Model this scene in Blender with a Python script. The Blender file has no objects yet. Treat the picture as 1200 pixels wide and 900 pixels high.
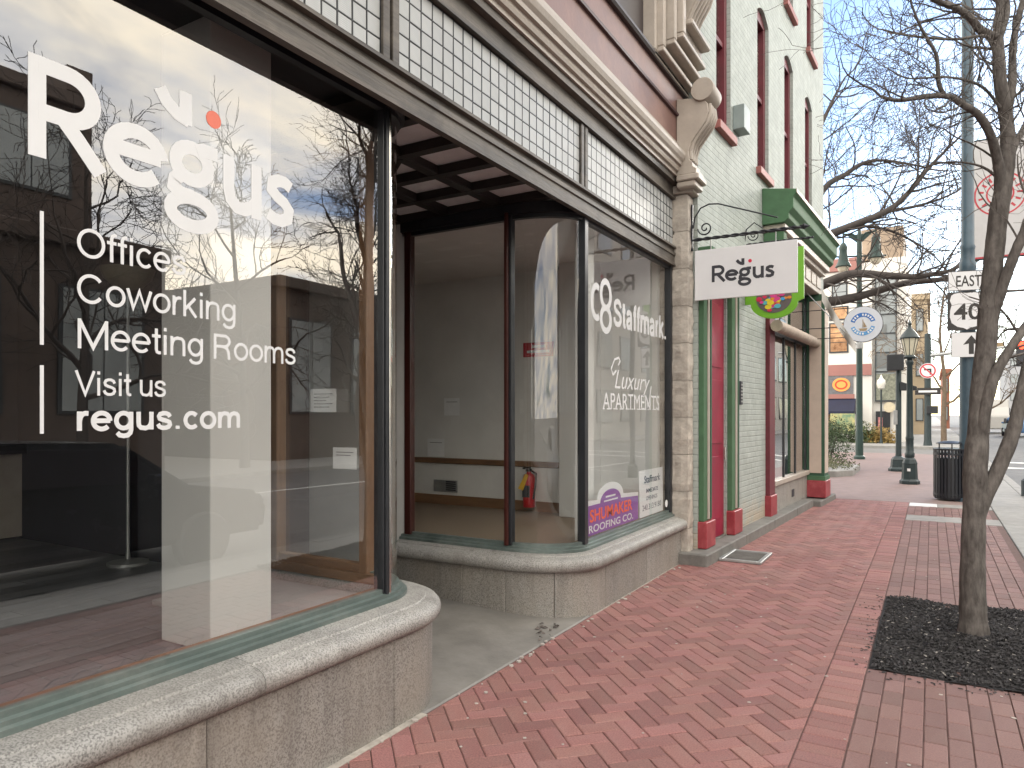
import bpy, bmesh, math, random
from mathutils import Vector, Matrix
R = math.radians
SC = bpy.context.scene
COL = SC.collection

# ------------------------------------------------------------------ camera, sky, sun, exposure
CAM_H, CAM_YAW, FOC = 1.6, R(30.6), 832.0
cam = bpy.data.cameras.new('camera'); camo = bpy.data.objects.new('camera', cam); COL.objects.link(camo)
camo.location = (0, 0, CAM_H); camo.rotation_euler = (R(90), 0, CAM_YAW)
cam.sensor_width = 36; cam.lens = FOC / 1200 * 36; cam.shift_y = 35 / 1200
cam.clip_start = .05; cam.clip_end = 3000
SC.camera = camo

SUN_EL, SUN_AZ = R(14), R(16)            # azimuth clockwise from +Y (down the street), towards the road
world = bpy.data.worlds.new('World'); SC.world = world; world.use_nodes = True
def build_world():
    nt = world.node_tree; N = nt.nodes; L = nt.links; N.clear()
    out = N.new('ShaderNodeOutputWorld'); bg = N.new('ShaderNodeBackground'); bg.inputs[1].default_value = .15
    sky = N.new('ShaderNodeTexSky'); sky.sky_type = 'NISHITA'; sky.sun_disc = False
    sky.sun_elevation = SUN_EL; sky.sun_rotation = SUN_AZ; sky.air_density = 1.0; sky.dust_density = 1.0; sky.ozone_density = 1.6
    tc = N.new('ShaderNodeTexCoord'); sep = N.new('ShaderNodeSeparateXYZ'); L.new(tc.outputs['Generated'], sep.inputs[0])
    def math_(op, a, b=None, c=None):
        n = N.new('ShaderNodeMath'); n.operation = op
        for i, x in enumerate((a, b, c)):
            if x is None: continue
            if isinstance(x, (int, float)): n.inputs[i].default_value = x
            else: L.new(x, n.inputs[i])
        return n.outputs[0]
    z = math_('ADD', math_('MAXIMUM', sep.outputs[2], 0), .12)
    cx = math_('DIVIDE', sep.outputs[0], z); cy = math_('DIVIDE', sep.outputs[1], z)
    comb = N.new('ShaderNodeCombineXYZ'); L.new(math_('MULTIPLY', cx, 1.0), comb.inputs[0]); L.new(math_('MULTIPLY', cy, .55), comb.inputs[1])
    comb.inputs[2].default_value = 3.7
    n1 = N.new('ShaderNodeTexNoise'); n1.inputs['Scale'].default_value = .95; n1.inputs['Detail'].default_value = 9; n1.inputs['Roughness'].default_value = .6
    n1.inputs['Distortion'].default_value = .6
    L.new(comb.outputs[0], n1.inputs['Vector'])
    n2 = N.new('ShaderNodeTexNoise'); n2.inputs['Scale'].default_value = 2.2; n2.inputs['Detail'].default_value = 8; n2.inputs['Roughness'].default_value = .55
    L.new(comb.outputs[0], n2.inputs['Vector'])
    # broken cloud deck, clear down the street; unseen rear part added to brighten fronts
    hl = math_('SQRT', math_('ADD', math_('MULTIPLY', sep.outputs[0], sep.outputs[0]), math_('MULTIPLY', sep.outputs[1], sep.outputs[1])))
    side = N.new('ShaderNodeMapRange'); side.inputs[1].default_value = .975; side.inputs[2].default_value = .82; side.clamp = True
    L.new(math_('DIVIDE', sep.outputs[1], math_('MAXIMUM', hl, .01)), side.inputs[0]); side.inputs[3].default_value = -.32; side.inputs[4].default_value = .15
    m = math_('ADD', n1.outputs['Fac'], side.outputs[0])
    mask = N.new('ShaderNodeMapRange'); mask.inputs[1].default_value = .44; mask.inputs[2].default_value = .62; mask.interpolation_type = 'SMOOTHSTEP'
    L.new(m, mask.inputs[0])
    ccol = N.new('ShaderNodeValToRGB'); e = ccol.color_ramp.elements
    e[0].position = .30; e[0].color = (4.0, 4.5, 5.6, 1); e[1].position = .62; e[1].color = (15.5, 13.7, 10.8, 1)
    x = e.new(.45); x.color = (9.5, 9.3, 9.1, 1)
    L.new(n2.outputs['Fac'], ccol.inputs[0])
    mix = N.new('ShaderNodeMix'); mix.data_type = 'RGBA'
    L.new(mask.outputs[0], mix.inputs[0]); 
    gain = N.new('ShaderNodeMix'); gain.data_type = 'RGBA'; gain.blend_type = 'MULTIPLY'; gain.inputs[0].default_value = 1
    L.new(sky.outputs[0], gain.inputs[6]); gain.inputs[7].default_value = (.52, .70, 1.0, 1)
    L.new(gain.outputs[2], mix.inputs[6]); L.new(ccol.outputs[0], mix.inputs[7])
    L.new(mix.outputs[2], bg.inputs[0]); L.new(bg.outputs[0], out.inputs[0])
build_world()
sun = bpy.data.lights.new('sun', 'SUN'); suno = bpy.data.objects.new('sun', sun); COL.objects.link(suno)
sun.energy = .8; sun.angle = R(12); sun.color = (1, .92, .82)
suno.rotation_euler = Vector((math.sin(SUN_AZ) * math.cos(SUN_EL), math.cos(SUN_AZ) * math.cos(SUN_EL), math.sin(SUN_EL))).to_track_quat('Z', 'Y').to_euler()
SC.view_settings.view_transform = 'Standard'; SC.view_settings.look = 'None'
SC.view_settings.exposure = 1.08; SC.view_settings.gamma = 1
SC.render.engine = 'CYCLES'
SC.cycles.max_bounces = 8; SC.cycles.transparent_max_bounces = 14; SC.cycles.glossy_bounces = 3; SC.cycles.diffuse_bounces = 4
SC.cycles.caustics_reflective = False; SC.cycles.caustics_refractive = False

# ------------------------------------------------------------------ helpers
def at(u, v, w):
    """world point on the sight line of a photo pixel at a given depth (survey helper)"""
    r = (u - 600) / FOC; c, s = math.cos(CAM_YAW), math.sin(CAM_YAW)
    return Vector((w * (r * c - s), w * (r * s + c), CAM_H + (485 - v) / FOC * w))
def project(p):
    c, s = math.cos(CAM_YAW), math.sin(CAM_YAW); w = -p[0] * s + p[1] * c
    if w < .05: return None
    return 600 + FOC * (p[0] * c + p[1] * s) / w, 485 - FOC * (p[2] - CAM_H) / w

class MB:
    def __init__(self): self.v = []; self.f = []
    def add(self, vs, fs):
        o = len(self.v); self.v += [tuple(p) for p in vs]; self.f += [[i + o for i in f] for f in fs]; return self
    def box(self, x0, x1, y0, y1, z0, z1):
        return self.add([(x0,y0,z0),(x1,y0,z0),(x1,y1,z0),(x0,y1,z0),(x0,y0,z1),(x1,y0,z1),(x1,y1,z1),(x0,y1,z1)],
                        [(0,3,2,1),(4,5,6,7),(0,1,5,4),(1,2,6,5),(2,3,7,6),(3,0,4,7)])
    def prism(self, poly, axis, a, b):
        """polygon in the two other axes, extruded along axis from a to b"""
        def P(p, t):
            return {'x': (t, p[0], p[1]), 'y': (p[0], t, p[1]), 'z': (p[0], p[1], t)}[axis]
        n = len(poly)
        vs = [P(p, a) for p in poly] + [P(p, b) for p in poly]
        fs = [list(range(n))[::-1], list(range(n, 2*n))] + [(i, (i+1) % n, n + (i+1) % n, n + i) for i in range(n)]
        return self.add(vs, fs)
    def sweep(self, path, prof, closed=True):
        """path: (x,y) points; prof: (offset to the right of travel, z)"""
        n = len(path); k = len(prof); vs = []
        for i, p in enumerate(path):
            a = Vector(path[max(i-1, 0)]); b = Vector(path[min(i+1, n-1)])
            d0 = (Vector(p) - a); d1 = (b - Vector(p))
            if d0.length < 1e-9: d0 = d1
            if d1.length < 1e-9: d1 = d0
            d0.normalize(); d1.normalize(); n0 = Vector((d0.y, -d0.x)); n1 = Vector((d1.y, -d1.x))
            m = (n0 + n1); m.normalize(); m = m / max(m.dot(n0), .3)
            for o, z in prof: vs.append((p[0] + m.x * o, p[1] + m.y * o, z))
        fs = []
        for i in range(n - 1):
            for j in range(k if closed else k - 1):
                j2 = (j + 1) % k
                fs.append((i*k + j, (i+1)*k + j, (i+1)*k + j2, i*k + j2))
        if closed: fs.append(list(range(k))); fs.append([(n-1)*k + j for j in range(k)][::-1])
        return self.add(vs, fs)
    def tube(self, pts, rad, n=6, cap=True):
        pts = [Vector(p) for p in pts]; vs = []; m = len(pts)
        if not hasattr(rad, '__len__'): rad = [rad] * m
        ref = None
        for i, p in enumerate(pts):
            d = (pts[min(i+1, m-1)] - pts[max(i-1, 0)]).normalized()
            if ref is None: ref = Vector((0, 0, 1)) if abs(d.z) < .9 else Vector((1, 0, 0))
            a = d.cross(ref)
            if a.length < 1e-4: a = d.cross(Vector((0.3, 1, .2)))
            a.normalize(); b = d.cross(a).normalized(); ref = a.cross(d)
            for j in range(n):
                t = 2 * math.pi * j / n; vs.append(p + (a * math.cos(t) + b * math.sin(t)) * rad[i])
        fs = [(i*n + j, i*n + (j+1) % n, (i+1)*n + (j+1) % n, (i+1)*n + j) for i in range(m-1) for j in range(n)]
        if cap: fs += [list(range(n))[::-1], [(m-1)*n + j for j in range(n)]]
        return self.add(vs, fs)
    def lathe(self, prof, c=(0, 0, 0), n=16, axis='z'):
        vs = []; m = len(prof)
        for r, z in prof:
            for j in range(n):
                t = 2 * math.pi * j / n; a, b = r * math.cos(t), r * math.sin(t)
                q = {'z': (a, b, z), 'y': (b, z, a), 'x': (z, a, b)}[axis]
                vs.append((c[0] + q[0], c[1] + q[1], c[2] + q[2]))
        fs = [(i*n + j, i*n + (j+1) % n, (i+1)*n + (j+1) % n, (i+1)*n + j) for i in range(m-1) for j in range(n)]
        fs += [list(range(n))[::-1], [(m-1)*n + j for j in range(n)]]
        return self.add(vs, fs)
    def mesh(self, name, bevel=0, smooth=None, seg=1):
        me = bpy.data.meshes.new(name); me.from_pydata(self.v, [], self.f)
        bm = bmesh.new(); bm.from_mesh(me)
        bmesh.ops.recalc_face_normals(bm, faces=bm.faces)
        if bevel:
            es = [e for e in bm.edges if len(e.link_faces) == 2 and e.calc_face_angle(0) > R(30)]
            bmesh.ops.bevel(bm, geom=es, offset=bevel, segments=seg, affect='EDGES', clamp_overlap=True)
        bm.to_mesh(me); bm.free()
        if smooth is not None:
            me.polygons.foreach_set('use_smooth', [True] * len(me.polygons)); me.set_sharp_from_angle(angle=R(smooth))
        return me
    def build(self, name, mat, parent=None, bevel=0, smooth=None, local=False, seg=1):
        return link(name, self.mesh(name, bevel, smooth, seg), mat, parent, local)

def base_of(o):
    return o.get('_base') if o is not None else None
BASE = {}
def link(name, me, mat, parent=None, local=False):
    o = bpy.data.objects.new(name, me); COL.objects.link(o)
    if mat is not None and len(me.materials) == 0: me.materials.append(mat)
    if parent is not None:
        o.parent = parent
        if not local and parent.name in BASE: o.matrix_parent_inverse = BASE[parent.name].inverted()
    return o
def thing(name, label, cat, loc=(0, 0, 0), rz=0, group=None):
    o = bpy.data.objects.new(name, None); COL.objects.link(o); o.empty_display_size = .2
    o.location = loc; o.rotation_euler = (0, 0, rz)
    BASE[o.name] = Matrix.Translation(Vector(loc)) @ Matrix.Rotation(rz, 4, 'Z')
    return tag(o, label, cat, group)
def tag(o, label=None, cat=None, group=None, kind=None):
    if label: o['label'] = label
    if cat: o['category'] = cat
    if group: o['group'] = group
    if kind: o['kind'] = kind
    return o
def copy_tree(o, parent=None):
    c = o.copy(); COL.objects.link(c); c.parent = parent
    for ch in list(o.children): copy_tree(ch, c)
    return c

# ------------------------------------------------------------------ materials
MATS = {}
def nodes_of(m):
    m.use_nodes = True; return m.node_tree.nodes, m.node_tree.links, m.node_tree.nodes['Principled BSDF']
def mat(name, col, rough=.6, var=.12, scale=6.0, bump=0, bscale=40.0, metal=0, spec=.5, rand=0, col2=None, split=.5, stretch=(1,1,1), grime=0, gscale=1.3, gcol=(.05,.045,.04)):
    if name in MATS: return MATS[name]
    m = bpy.data.materials.new(name); N, L, B = nodes_of(m); MATS[name] = m
    B.inputs['Roughness'].default_value = rough; B.inputs['Metallic'].default_value = metal
    B.inputs['Specular IOR Level'].default_value = spec
    tc = N.new('ShaderNodeTexCoord'); mp = N.new('ShaderNodeMapping'); mp.inputs['Scale'].default_value = stretch
    L.new(tc.outputs['Object'], mp.inputs[0])
    no = N.new('ShaderNodeTexNoise'); no.inputs['Scale'].default_value = scale; no.inputs['Detail'].default_value = 6; no.inputs['Roughness'].default_value = .65
    L.new(mp.outputs[0], no.inputs['Vector'])
    rp = N.new('ShaderNodeValToRGB'); e = rp.color_ramp.elements
    c1 = col; c2 = col2 or col
    lo = tuple(max(0, x * (1 - var)) for x in c1); hi = tuple(min(1, x * (1 + var)) for x in c2)
    e[0].position = max(.02, split - .22); e[0].color = (*lo, 1); e[1].position = min(.98, split + .22); e[1].color = (*hi, 1)
    L.new(no.outputs['Fac'], rp.inputs[0]); colout = rp.outputs[0]
    if grime:
        g = N.new('ShaderNodeTexNoise'); g.inputs['Scale'].default_value = gscale; g.inputs['Detail'].default_value = 8; g.inputs['Roughness'].default_value = .7
        L.new(tc.outputs['Object'], g.inputs['Vector'])
        gr = N.new('ShaderNodeMapRange'); gr.inputs[1].default_value = .48; gr.inputs[2].default_value = .72; gr.inputs[4].default_value = grime
        L.new(g.outputs['Fac'], gr.inputs[0])
        mx = N.new('ShaderNodeMix'); mx.data_type = 'RGBA'; L.new(gr.outputs[0], mx.inputs[0]); L.new(colout, mx.inputs[6]); mx.inputs[7].default_value = (*gcol, 1)
        colout = mx.outputs[2]
    if rand:
        oi = N.new('ShaderNodeObjectInfo'); ge = N.new('ShaderNodeNewGeometry')
        ad = N.new('ShaderNodeMath'); ad.operation = 'ADD'; L.new(oi.outputs['Random'], ad.inputs[0]); L.new(ge.outputs['Random Per Island'], ad.inputs[1])
        fr = N.new('ShaderNodeMath'); fr.operation = 'FRACT'; L.new(ad.outputs[0], fr.inputs[0])
        mr = N.new('ShaderNodeMapRange'); mr.inputs[3].default_value = 1 - rand; mr.inputs[4].default_value = 1 + rand; L.new(fr.outputs[0], mr.inputs[0])
        hs = N.new('ShaderNodeHueSaturation'); L.new(mr.outputs[0], hs.inputs['Value']); L.new(colout, hs.inputs['Color'])
        h2 = N.new('ShaderNodeMapRange'); h2.inputs[3].default_value = .5 - rand * .03; h2.inputs[4].default_value = .5 + rand * .03
        f2 = N.new('ShaderNodeMath'); f2.operation = 'MULTIPLY'; f2.inputs[1].default_value = 7.3; L.new(fr.outputs[0], f2.inputs[0])
        f3 = N.new('ShaderNodeMath'); f3.operation = 'FRACT'; L.new(f2.outputs[0], f3.inputs[0]); L.new(f3.outputs[0], h2.inputs[0]); L.new(h2.outputs[0], hs.inputs['Hue'])
        colout = hs.outputs[0]
    L.new(colout, B.inputs['Base Color'])
    rr = N.new('ShaderNodeMapRange'); rr.inputs[3].default_value = max(.02, rough - .1); rr.inputs[4].default_value = min(1, rough + .1)
    L.new(no.outputs['Fac'], rr.inputs[0]); L.new(rr.outputs[0], B.inputs['Roughness'])
    if bump:
        nb = N.new('ShaderNodeTexNoise'); nb.inputs['Scale'].default_value = bscale; nb.inputs['Detail'].default_value = 5
        L.new(mp.outputs[0], nb.inputs['Vector'])
        bp = N.new('ShaderNodeBump'); bp.inputs['Strength'].default_value = bump; bp.inputs['Distance'].default_value = .01
        L.new(nb.outputs['Fac'], bp.inputs['Height']); L.new(bp.outputs[0], B.inputs['Normal'])
    return m

def granite(name, base, dark, tint=(.35,.27,.19), tintamt=.5, rough=.55):
    m = bpy.data.materials.new(name); N, L, B = nodes_of(m); MATS[name] = m
    tc = N.new('ShaderNodeTexCoord')
    v = N.new('ShaderNodeTexNoise'); v.inputs['Scale'].default_value = 130; v.inputs['Detail'].default_value = 3
    L.new(tc.outputs['Object'], v.inputs['Vector'])
    rp = N.new('ShaderNodeValToRGB'); e = rp.color_ramp.elements
    e[0].position = .36; e[0].color = (*dark, 1); e[1].position = .56; e[1].color = (*base, 1)
    L.new(v.outputs['Fac'], rp.inputs[0])
    s = N.new('ShaderNodeTexNoise'); s.inputs['Scale'].default_value = 2.2; s.inputs['Detail'].default_value = 7; s.inputs['Roughness'].default_value = .65
    mp = N.new('ShaderNodeMapping'); mp.inputs['Scale'].default_value = (1, 1, .8); L.new(tc.outputs['Object'], mp.inputs[0]); L.new(mp.outputs[0], s.inputs['Vector'])
    sr = N.new('ShaderNodeMapRange'); sr.inputs[1].default_value = .38; sr.inputs[2].default_value = .68; sr.inputs[4].default_value = tintamt
    L.new(s.outputs['Fac'], sr.inputs[0])
    mx = N.new('ShaderNodeMix'); mx.data_type = 'RGBA'; L.new(sr.outputs[0], mx.inputs[0]); L.new(rp.outputs[0], mx.inputs[6]); mx.inputs[7].default_value = (*tint, 1)
    oi = N.new('ShaderNodeObjectInfo'); mr = N.new('ShaderNodeMapRange'); mr.inputs[3].default_value = .86; mr.inputs[4].default_value = 1.1; L.new(oi.outputs['Random'], mr.inputs[0])
    hs = N.new('ShaderNodeHueSaturation'); L.new(mr.outputs[0], hs.inputs['Value']); L.new(mx.outputs[2], hs.inputs['Color'])
    # drip marks and weather stains
    dm = N.new('ShaderNodeMapping'); dm.inputs['Scale'].default_value = (7, 7, .9); L.new(tc.outputs['Object'], dm.inputs[0])
    dn = N.new('ShaderNodeTexNoise'); dn.inputs['Scale'].default_value = 1.0; dn.inputs['Detail'].default_value = 7; dn.inputs['Roughness'].default_value = .7; L.new(dm.outputs[0], dn.inputs['Vector'])
    dr_ = N.new('ShaderNodeMapRange'); dr_.inputs[1].default_value = .5; dr_.inputs[2].default_value = .75; dr_.inputs[4].default_value = .6; L.new(dn.outputs['Fac'], dr_.inputs[0])
    dx = N.new('ShaderNodeMix'); dx.data_type = 'RGBA'; L.new(dr_.outputs[0], dx.inputs[0]); L.new(hs.outputs[0], dx.inputs[6]); dx.inputs[7].default_value = (.12, .11, .10, 1)
    L.new(dx.outputs[2], B.inputs['Base Color'])
    B.inputs['Roughness'].default_value = rough
    bp = N.new('ShaderNodeBump'); bp.inputs['Strength'].default_value = .35; bp.inputs['Distance'].default_value = .004
    L.new(v.outputs['Fac'], bp.inputs['Height']); L.new(bp.outputs[0], B.inputs['Normal'])
    return m

def glass(name, base=.2, gain=1.0, tint=(.86, .9, .9), wav=.03, wscale=1.2):
    m = bpy.data.materials.new(name); m.use_nodes = True; N = m.node_tree.nodes; L = m.node_tree.links; N.clear(); MATS[name] = m
    out = N.new('ShaderNodeOutputMaterial'); tr = N.new('ShaderNodeBsdfTransparent'); gl = N.new('ShaderNodeBsdfGlossy'); mx = N.new('ShaderNodeMixShader')
    tr.inputs[0].default_value = (*tint, 1); gl.inputs['Roughness'].default_value = .0; gl.inputs['Color'].default_value = (.97, .97, .97, 1)
    lw_ = N.new('ShaderNodeLayerWeight'); lw_.inputs['Blend'].default_value = .5
    pw_ = N.new('ShaderNodeMath'); pw_.operation = 'POWER'; L.new(lw_.outputs['Facing'], pw_.inputs[0]); pw_.inputs[1].default_value = 5
    ma = N.new('ShaderNodeMath'); ma.operation = 'MULTIPLY_ADD'; ma.use_clamp = True; L.new(pw_.outputs[0], ma.inputs[0]); ma.inputs[1].default_value = gain; ma.inputs[2].default_value = base
    L.new(ma.outputs[0], mx.inputs[0]); L.new(tr.outputs[0], mx.inputs[1]); L.new(gl.outputs[0], mx.inputs[2]); L.new(mx.outputs[0], out.inputs[0])
    tc = N.new('ShaderNodeTexCoord'); no = N.new('ShaderNodeTexNoise'); no.inputs['Scale'].default_value = wscale; no.inputs['Detail'].default_value = 1
    L.new(tc.outputs['Object'], no.inputs['Vector'])
    bp = N.new('ShaderNodeBump'); bp.inputs['Strength'].default_value = wav; bp.inputs['Distance'].default_value = .1
    L.new(no.outputs['Fac'], bp.inputs['Height']); L.new(bp.outputs[0], gl.inputs['Normal']); 
    return m

def emit(name, col, strength):
    m = bpy.data.materials.new(name); N, L, B = nodes_of(m); MATS[name] = m
    B.inputs['Base Color'].default_value = (*col, 1); B.inputs['Emission Color'].default_value = (*col, 1); B.inputs['Emission Strength'].default_value = strength
    return m

def painted_brick(name, col, col2, mortar, bw=.21, bh=.072, bump=.6, peel=0, rowoff=.5, mscale=.012):
    """procedural brick for walls whose courses are only a few pixels high"""
    m = bpy.data.materials.new(name); N, L, B = nodes_of(m); MATS[name] = m
    tc = N.new('ShaderNodeTexCoord'); sp = N.new('ShaderNodeSeparateXYZ'); L.new(tc.outputs['Object'], sp.inputs[0])
    ad = N.new('ShaderNodeMath'); ad.operation = 'ADD'; L.new(sp.outputs[0], ad.inputs[0]); L.new(sp.outputs[1], ad.inputs[1])
    cb = N.new('ShaderNodeCombineXYZ'); L.new(ad.outputs[0], cb.inputs[0]); L.new(sp.outputs[2], cb.inputs[1])
    br = N.new('ShaderNodeTexBrick'); br.inputs['Scale'].default_value = 1; br.inputs['Brick Width'].default_value = bw; br.inputs['Row Height'].default_value = bh
    br.inputs['Mortar Size'].default_value = mscale; br.inputs['Mortar Smooth'].default_value = .6; br.inputs['Color1'].default_value = (*col, 1); br.inputs['Color2'].default_value = (*col2, 1); br.inputs['Mortar'].default_value = (*mortar, 1)
    L.new(cb.outputs[0], br.inputs['Vector'])
    no = N.new('ShaderNodeTexNoise'); no.inputs['Scale'].default_value = 4; no.inputs['Detail'].default_value = 9; no.inputs['Roughness'].default_value = .7; L.new(tc.outputs['Object'], no.inputs['Vector'])
    mr = N.new('ShaderNodeMapRange'); mr.inputs[1].default_value = .3; mr.inputs[2].default_value = .7; mr.inputs[3].default_value = .8; mr.inputs[4].default_value = 1.12; L.new(no.outputs['Fac'], mr.inputs[0])
    hs = N.new('ShaderNodeHueSaturation'); L.new(mr.outputs[0], hs.inputs['Value']); L.new(br.outputs['Color'], hs.inputs['Color']); co = hs.outputs[0]
    if peel:   # bare, rubbed brick low on the wall
        pz = N.new('ShaderNodeMapRange'); pz.inputs[1].default_value = .9; pz.inputs[2].default_value = .15; L.new(sp.outputs[2], pz.inputs[0])
        pn = N.new('ShaderNodeMath'); pn.operation = 'MULTIPLY'; L.new(pz.outputs[0], pn.inputs[0]); L.new(no.outputs['Fac'], pn.inputs[1])
        pr = N.new('ShaderNodeMapRange'); pr.inputs[1].default_value = .3; pr.inputs[2].default_value = .5; pr.inputs[4].default_value = peel; L.new(pn.outputs[0], pr.inputs[0])
        mx = N.new('ShaderNodeMix'); mx.data_type = 'RGBA'; L.new(pr.outputs[0], mx.inputs[0]); L.new(co, mx.inputs[6]); mx.inputs[7].default_value = (.42, .33, .24, 1); co = mx.outputs[2]
    L.new(co, B.inputs['Base Color']); B.inputs['Roughness'].default_value = .7
    inv = N.new('ShaderNodeMath'); inv.operation = 'SUBTRACT'; inv.inputs[0].default_value = 1; L.new(br.outputs['Fac'], inv.inputs[1])
    n3 = N.new('ShaderNodeTexNoise'); n3.inputs['Scale'].default_value = 30; L.new(tc.outputs['Object'], n3.inputs['Vector'])
    a2 = N.new('ShaderNodeMath'); a2.operation = 'MULTIPLY_ADD'; L.new(n3.outputs['Fac'], a2.inputs[0]); a2.inputs[1].default_value = .6; L.new(inv.outputs[0], a2.inputs[2])
    bp = N.new('ShaderNodeBump'); bp.inputs['Strength'].default_value = bump; bp.inputs['Distance'].default_value = .012
    L.new(a2.outputs[0], bp.inputs['Height']); L.new(bp.outputs[0], B.inputs['Normal'])
    return m

def clear_face(name):
    m = bpy.data.materials.new(name); m.use_nodes = True; N = m.node_tree.nodes; N.clear(); o = N.new('ShaderNodeOutputMaterial'); t = N.new('ShaderNodeBsdfTransparent')
    t.inputs[0].default_value = (.99, .99, .99, 1); m.node_tree.links.new(t.outputs[0], o.inputs[0]); return m
# the palette
M_inner = clear_face('inner_glass_face')
M_brick = mat('paver_red', (.22, .099, .09), .7, .28, 110, .7, 160, rand=.19, col2=(.29, .138, .125), grime=.55, gscale=1.1, gcol=(.27, .18, .165))
M_brick2 = mat('paver_pale', (.20, .113, .102), .7, .28, 110, .7, 160, rand=.15, grime=.3, gscale=1.1, gcol=(.28, .20, .18))
M_sand = mat('joint_sand', (.125, .078, .07), .9, .3, 20, .5, 60)
M_plaza = painted_brick('plaza_paving', (.30, .20, .185), (.36, .25, .23), (.22, .16, .15), .4, .2, .2)
M_conc = mat('concrete', (.27, .265, .255), .8, .2, 5, .3, 60, grime=.4, gscale=.9, gcol=(.16, .15, .14))
M_slab = mat('entry_slab', (.21, .20, .185), .6, .25, 3, .2, 50, grime=.6, gscale=1.6, gcol=(.12, .11, .105))
M_road = mat('asphalt', (.15, .148, .145), .75, .25, 3, .35, 120, grime=.3, gscale=.5, gcol=(.09, .09, .09))
M_paint = mat('road_paint', (.72, .72, .70), .6, .15, 20)
M_mortar = mat('cement_bed', (.36, .33, .29), .9, .3, 14, .8, 40)
M_granite = granite('granite', (.33, .32, .30), (.14, .132, .125), (.29, .255, .21), .5)
M_granite_nose = granite('granite_nose', (.385, .38, .365), (.15, .147, .143), (.33, .31, .275), .4, .55)
M_granite_dark = granite('granite_bulkhead', (.40, .385, .36), (.13, .125, .12), (.34, .31, .27), .4)  # speckled granite for the shop bulkhead next door
M_copper = mat('copper_frame', (.145, .185, .175), .42, .35, 7, .1, 60, metal=.35, grime=.5, gscale=3, gcol=(.30, .31, .29), stretch=(1, .3, 1))
M_black = mat('black_frame', (.018, .02, .024), .38, .3, 6)
M_blackwood = mat('black_wood', (.014, .011, .01), .5, .4, 8, .2, 60)
M_redwood = mat('dark_red_wood', (.05, .013, .010), .35, .4, 5, .1, 60, stretch=(1, 1, .15))
M_beam = mat('bronze_beam', (.045, .039, .034), .55, .3, 5, .35, 40, metal=.1, col2=(.15, .13, .108), split=.56, grime=.8, gscale=2.6, gcol=(.028, .025, .023), stretch=(1, .14, 1.6))
M_chrome = mat('bright_metal', (.62, .60, .56), .22, .2, 4, metal=1, stretch=(1, 1, .1))
M_tile = None
M_cream = mat('cream_paint', (.40, .355, .31), .5, .12, 5, .15, 40, grime=.35, gscale=3, gcol=(.30, .25, .21))
M_mauve = mat('mauve_paint', (.185, .10, .085), .5, .12, 3, .1, 40, grime=.4, gscale=1.5, gcol=(.36, .23, .19))
M_plum = mat('plum_paint', (.065, .03, .034), .5, .25, 5)
M_darkpanel = mat('dark_panel', (.035, .026, .027), .45, .2, 3)
M_stone = mat('rock_face', (.43, .39, .345), .85, .28, 9, 1.0, 22, grime=.4, gscale=5, gcol=(.25, .22, .19))
M_white = mat('white_vinyl', (.68, .695, .71), .5, .03, 6)
M_coral = mat('coral_vinyl', (.72, .17, .11), .5, .05, 6)
M_paper = mat('paper', (.84, .85, .86), .7, .04, 12)
M_ink = mat('ink', (.03, .03, .04), .6, .1, 12)
M_whitewall = mat('white_wall_paint', (.64, .635, .62), .7, .05, 2, grime=.12, gscale=2, gcol=(.5, .47, .42))
M_greywall = mat('grey_wall_paint', (.72, .715, .70), .7, .1, 1.5, grime=.2, gscale=1.2, gcol=(.5, .48, .45))
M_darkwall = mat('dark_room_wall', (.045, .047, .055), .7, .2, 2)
M_oak = mat('oak_trim', (.21, .115, .06), .45, .35, 6, .15, 50, stretch=(1, 1, .12))
M_oakh = mat('oak_rail', (.21, .115, .06), .45, .35, 6, .15, 50, stretch=(.12, .12, 1))
M_plank = mat('floor_plank', (.15, .155, .168), .4, .4, 9, .2, 40, rand=.3, stretch=(1, .12, 1))
M_platform = mat('display_platform', (.34, .34, .34), .6, .1, 3)
M_glass = glass('window_glass', .21, .75, (.97, .985, .98), .015, 1.0)
M_glass2 = glass('clear_glass', .09, .9, (.97, .985, .98), .012, 1.5)
M_wall2 = painted_brick('painted_brick_wall', (.395, .435, .41), (.365, .405, .383), (.33, .37, .35), peel=.75, bump=.5, mscale=.009)
M_green = mat('green_paint', (.062, .14, .072), .75, .18, 6, .1, 30)
M_greend = mat('dark_green_paint', (.03, .085, .05), .7, .2, 6)
M_crimson = mat('crimson_paint', (.27, .008, .04), .4, .25, 4, grime=.15, gscale=4, gcol=(.3, .15, .14))
M_maroon = mat('maroon_frame', (.13, .018, .028), .5, .25, 5)
M_pinkred = mat('red_plinth', (.30, .038, .05), .5, .25, 6, .1, 40, grime=.3, gscale=6, gcol=(.40, .19, .18))
M_stonestep = mat('step_stone', (.17, .165, .155), .8, .3, 6, .5, 40, grime=.45, gscale=3, gcol=(.12, .12, .11))
M_iron = mat('wrought_iron', (.012, .014, .02), .42, .3, 10, .1, 60)
M_lamppost = mat('lamp_post_paint', (.018, .032, .036), .45, .3, 8, .1, 60)
M_pole = mat('painted_pole', (.05, .085, .115), .45, .2, 6, .05, 30)
M_bark = mat('bark', (.06, .05, .045), .9, .3, 26, .8, 45, col2=(.14, .125, .115), stretch=(1, 1, .35), grime=.3, gscale=6, gcol=(.13, .125, .11))
M_bark2 = mat('bark_far', (.06, .05, .046), .9, .3, 6)
M_mulch = mat('mulch_chip', (.022, .02, .022), .7, .5, 20, rand=.75)
M_mulch0 = mat('mulch_bed', (.012, .011, .012), .9, .4, 40, 1, 60)
M_sign = mat('sign_white', (.72, .72, .745), .4, .03, 4)
M_metal = mat('galvanised', (.36, .37, .37), .45, .2, 8, metal=.6)
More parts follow.
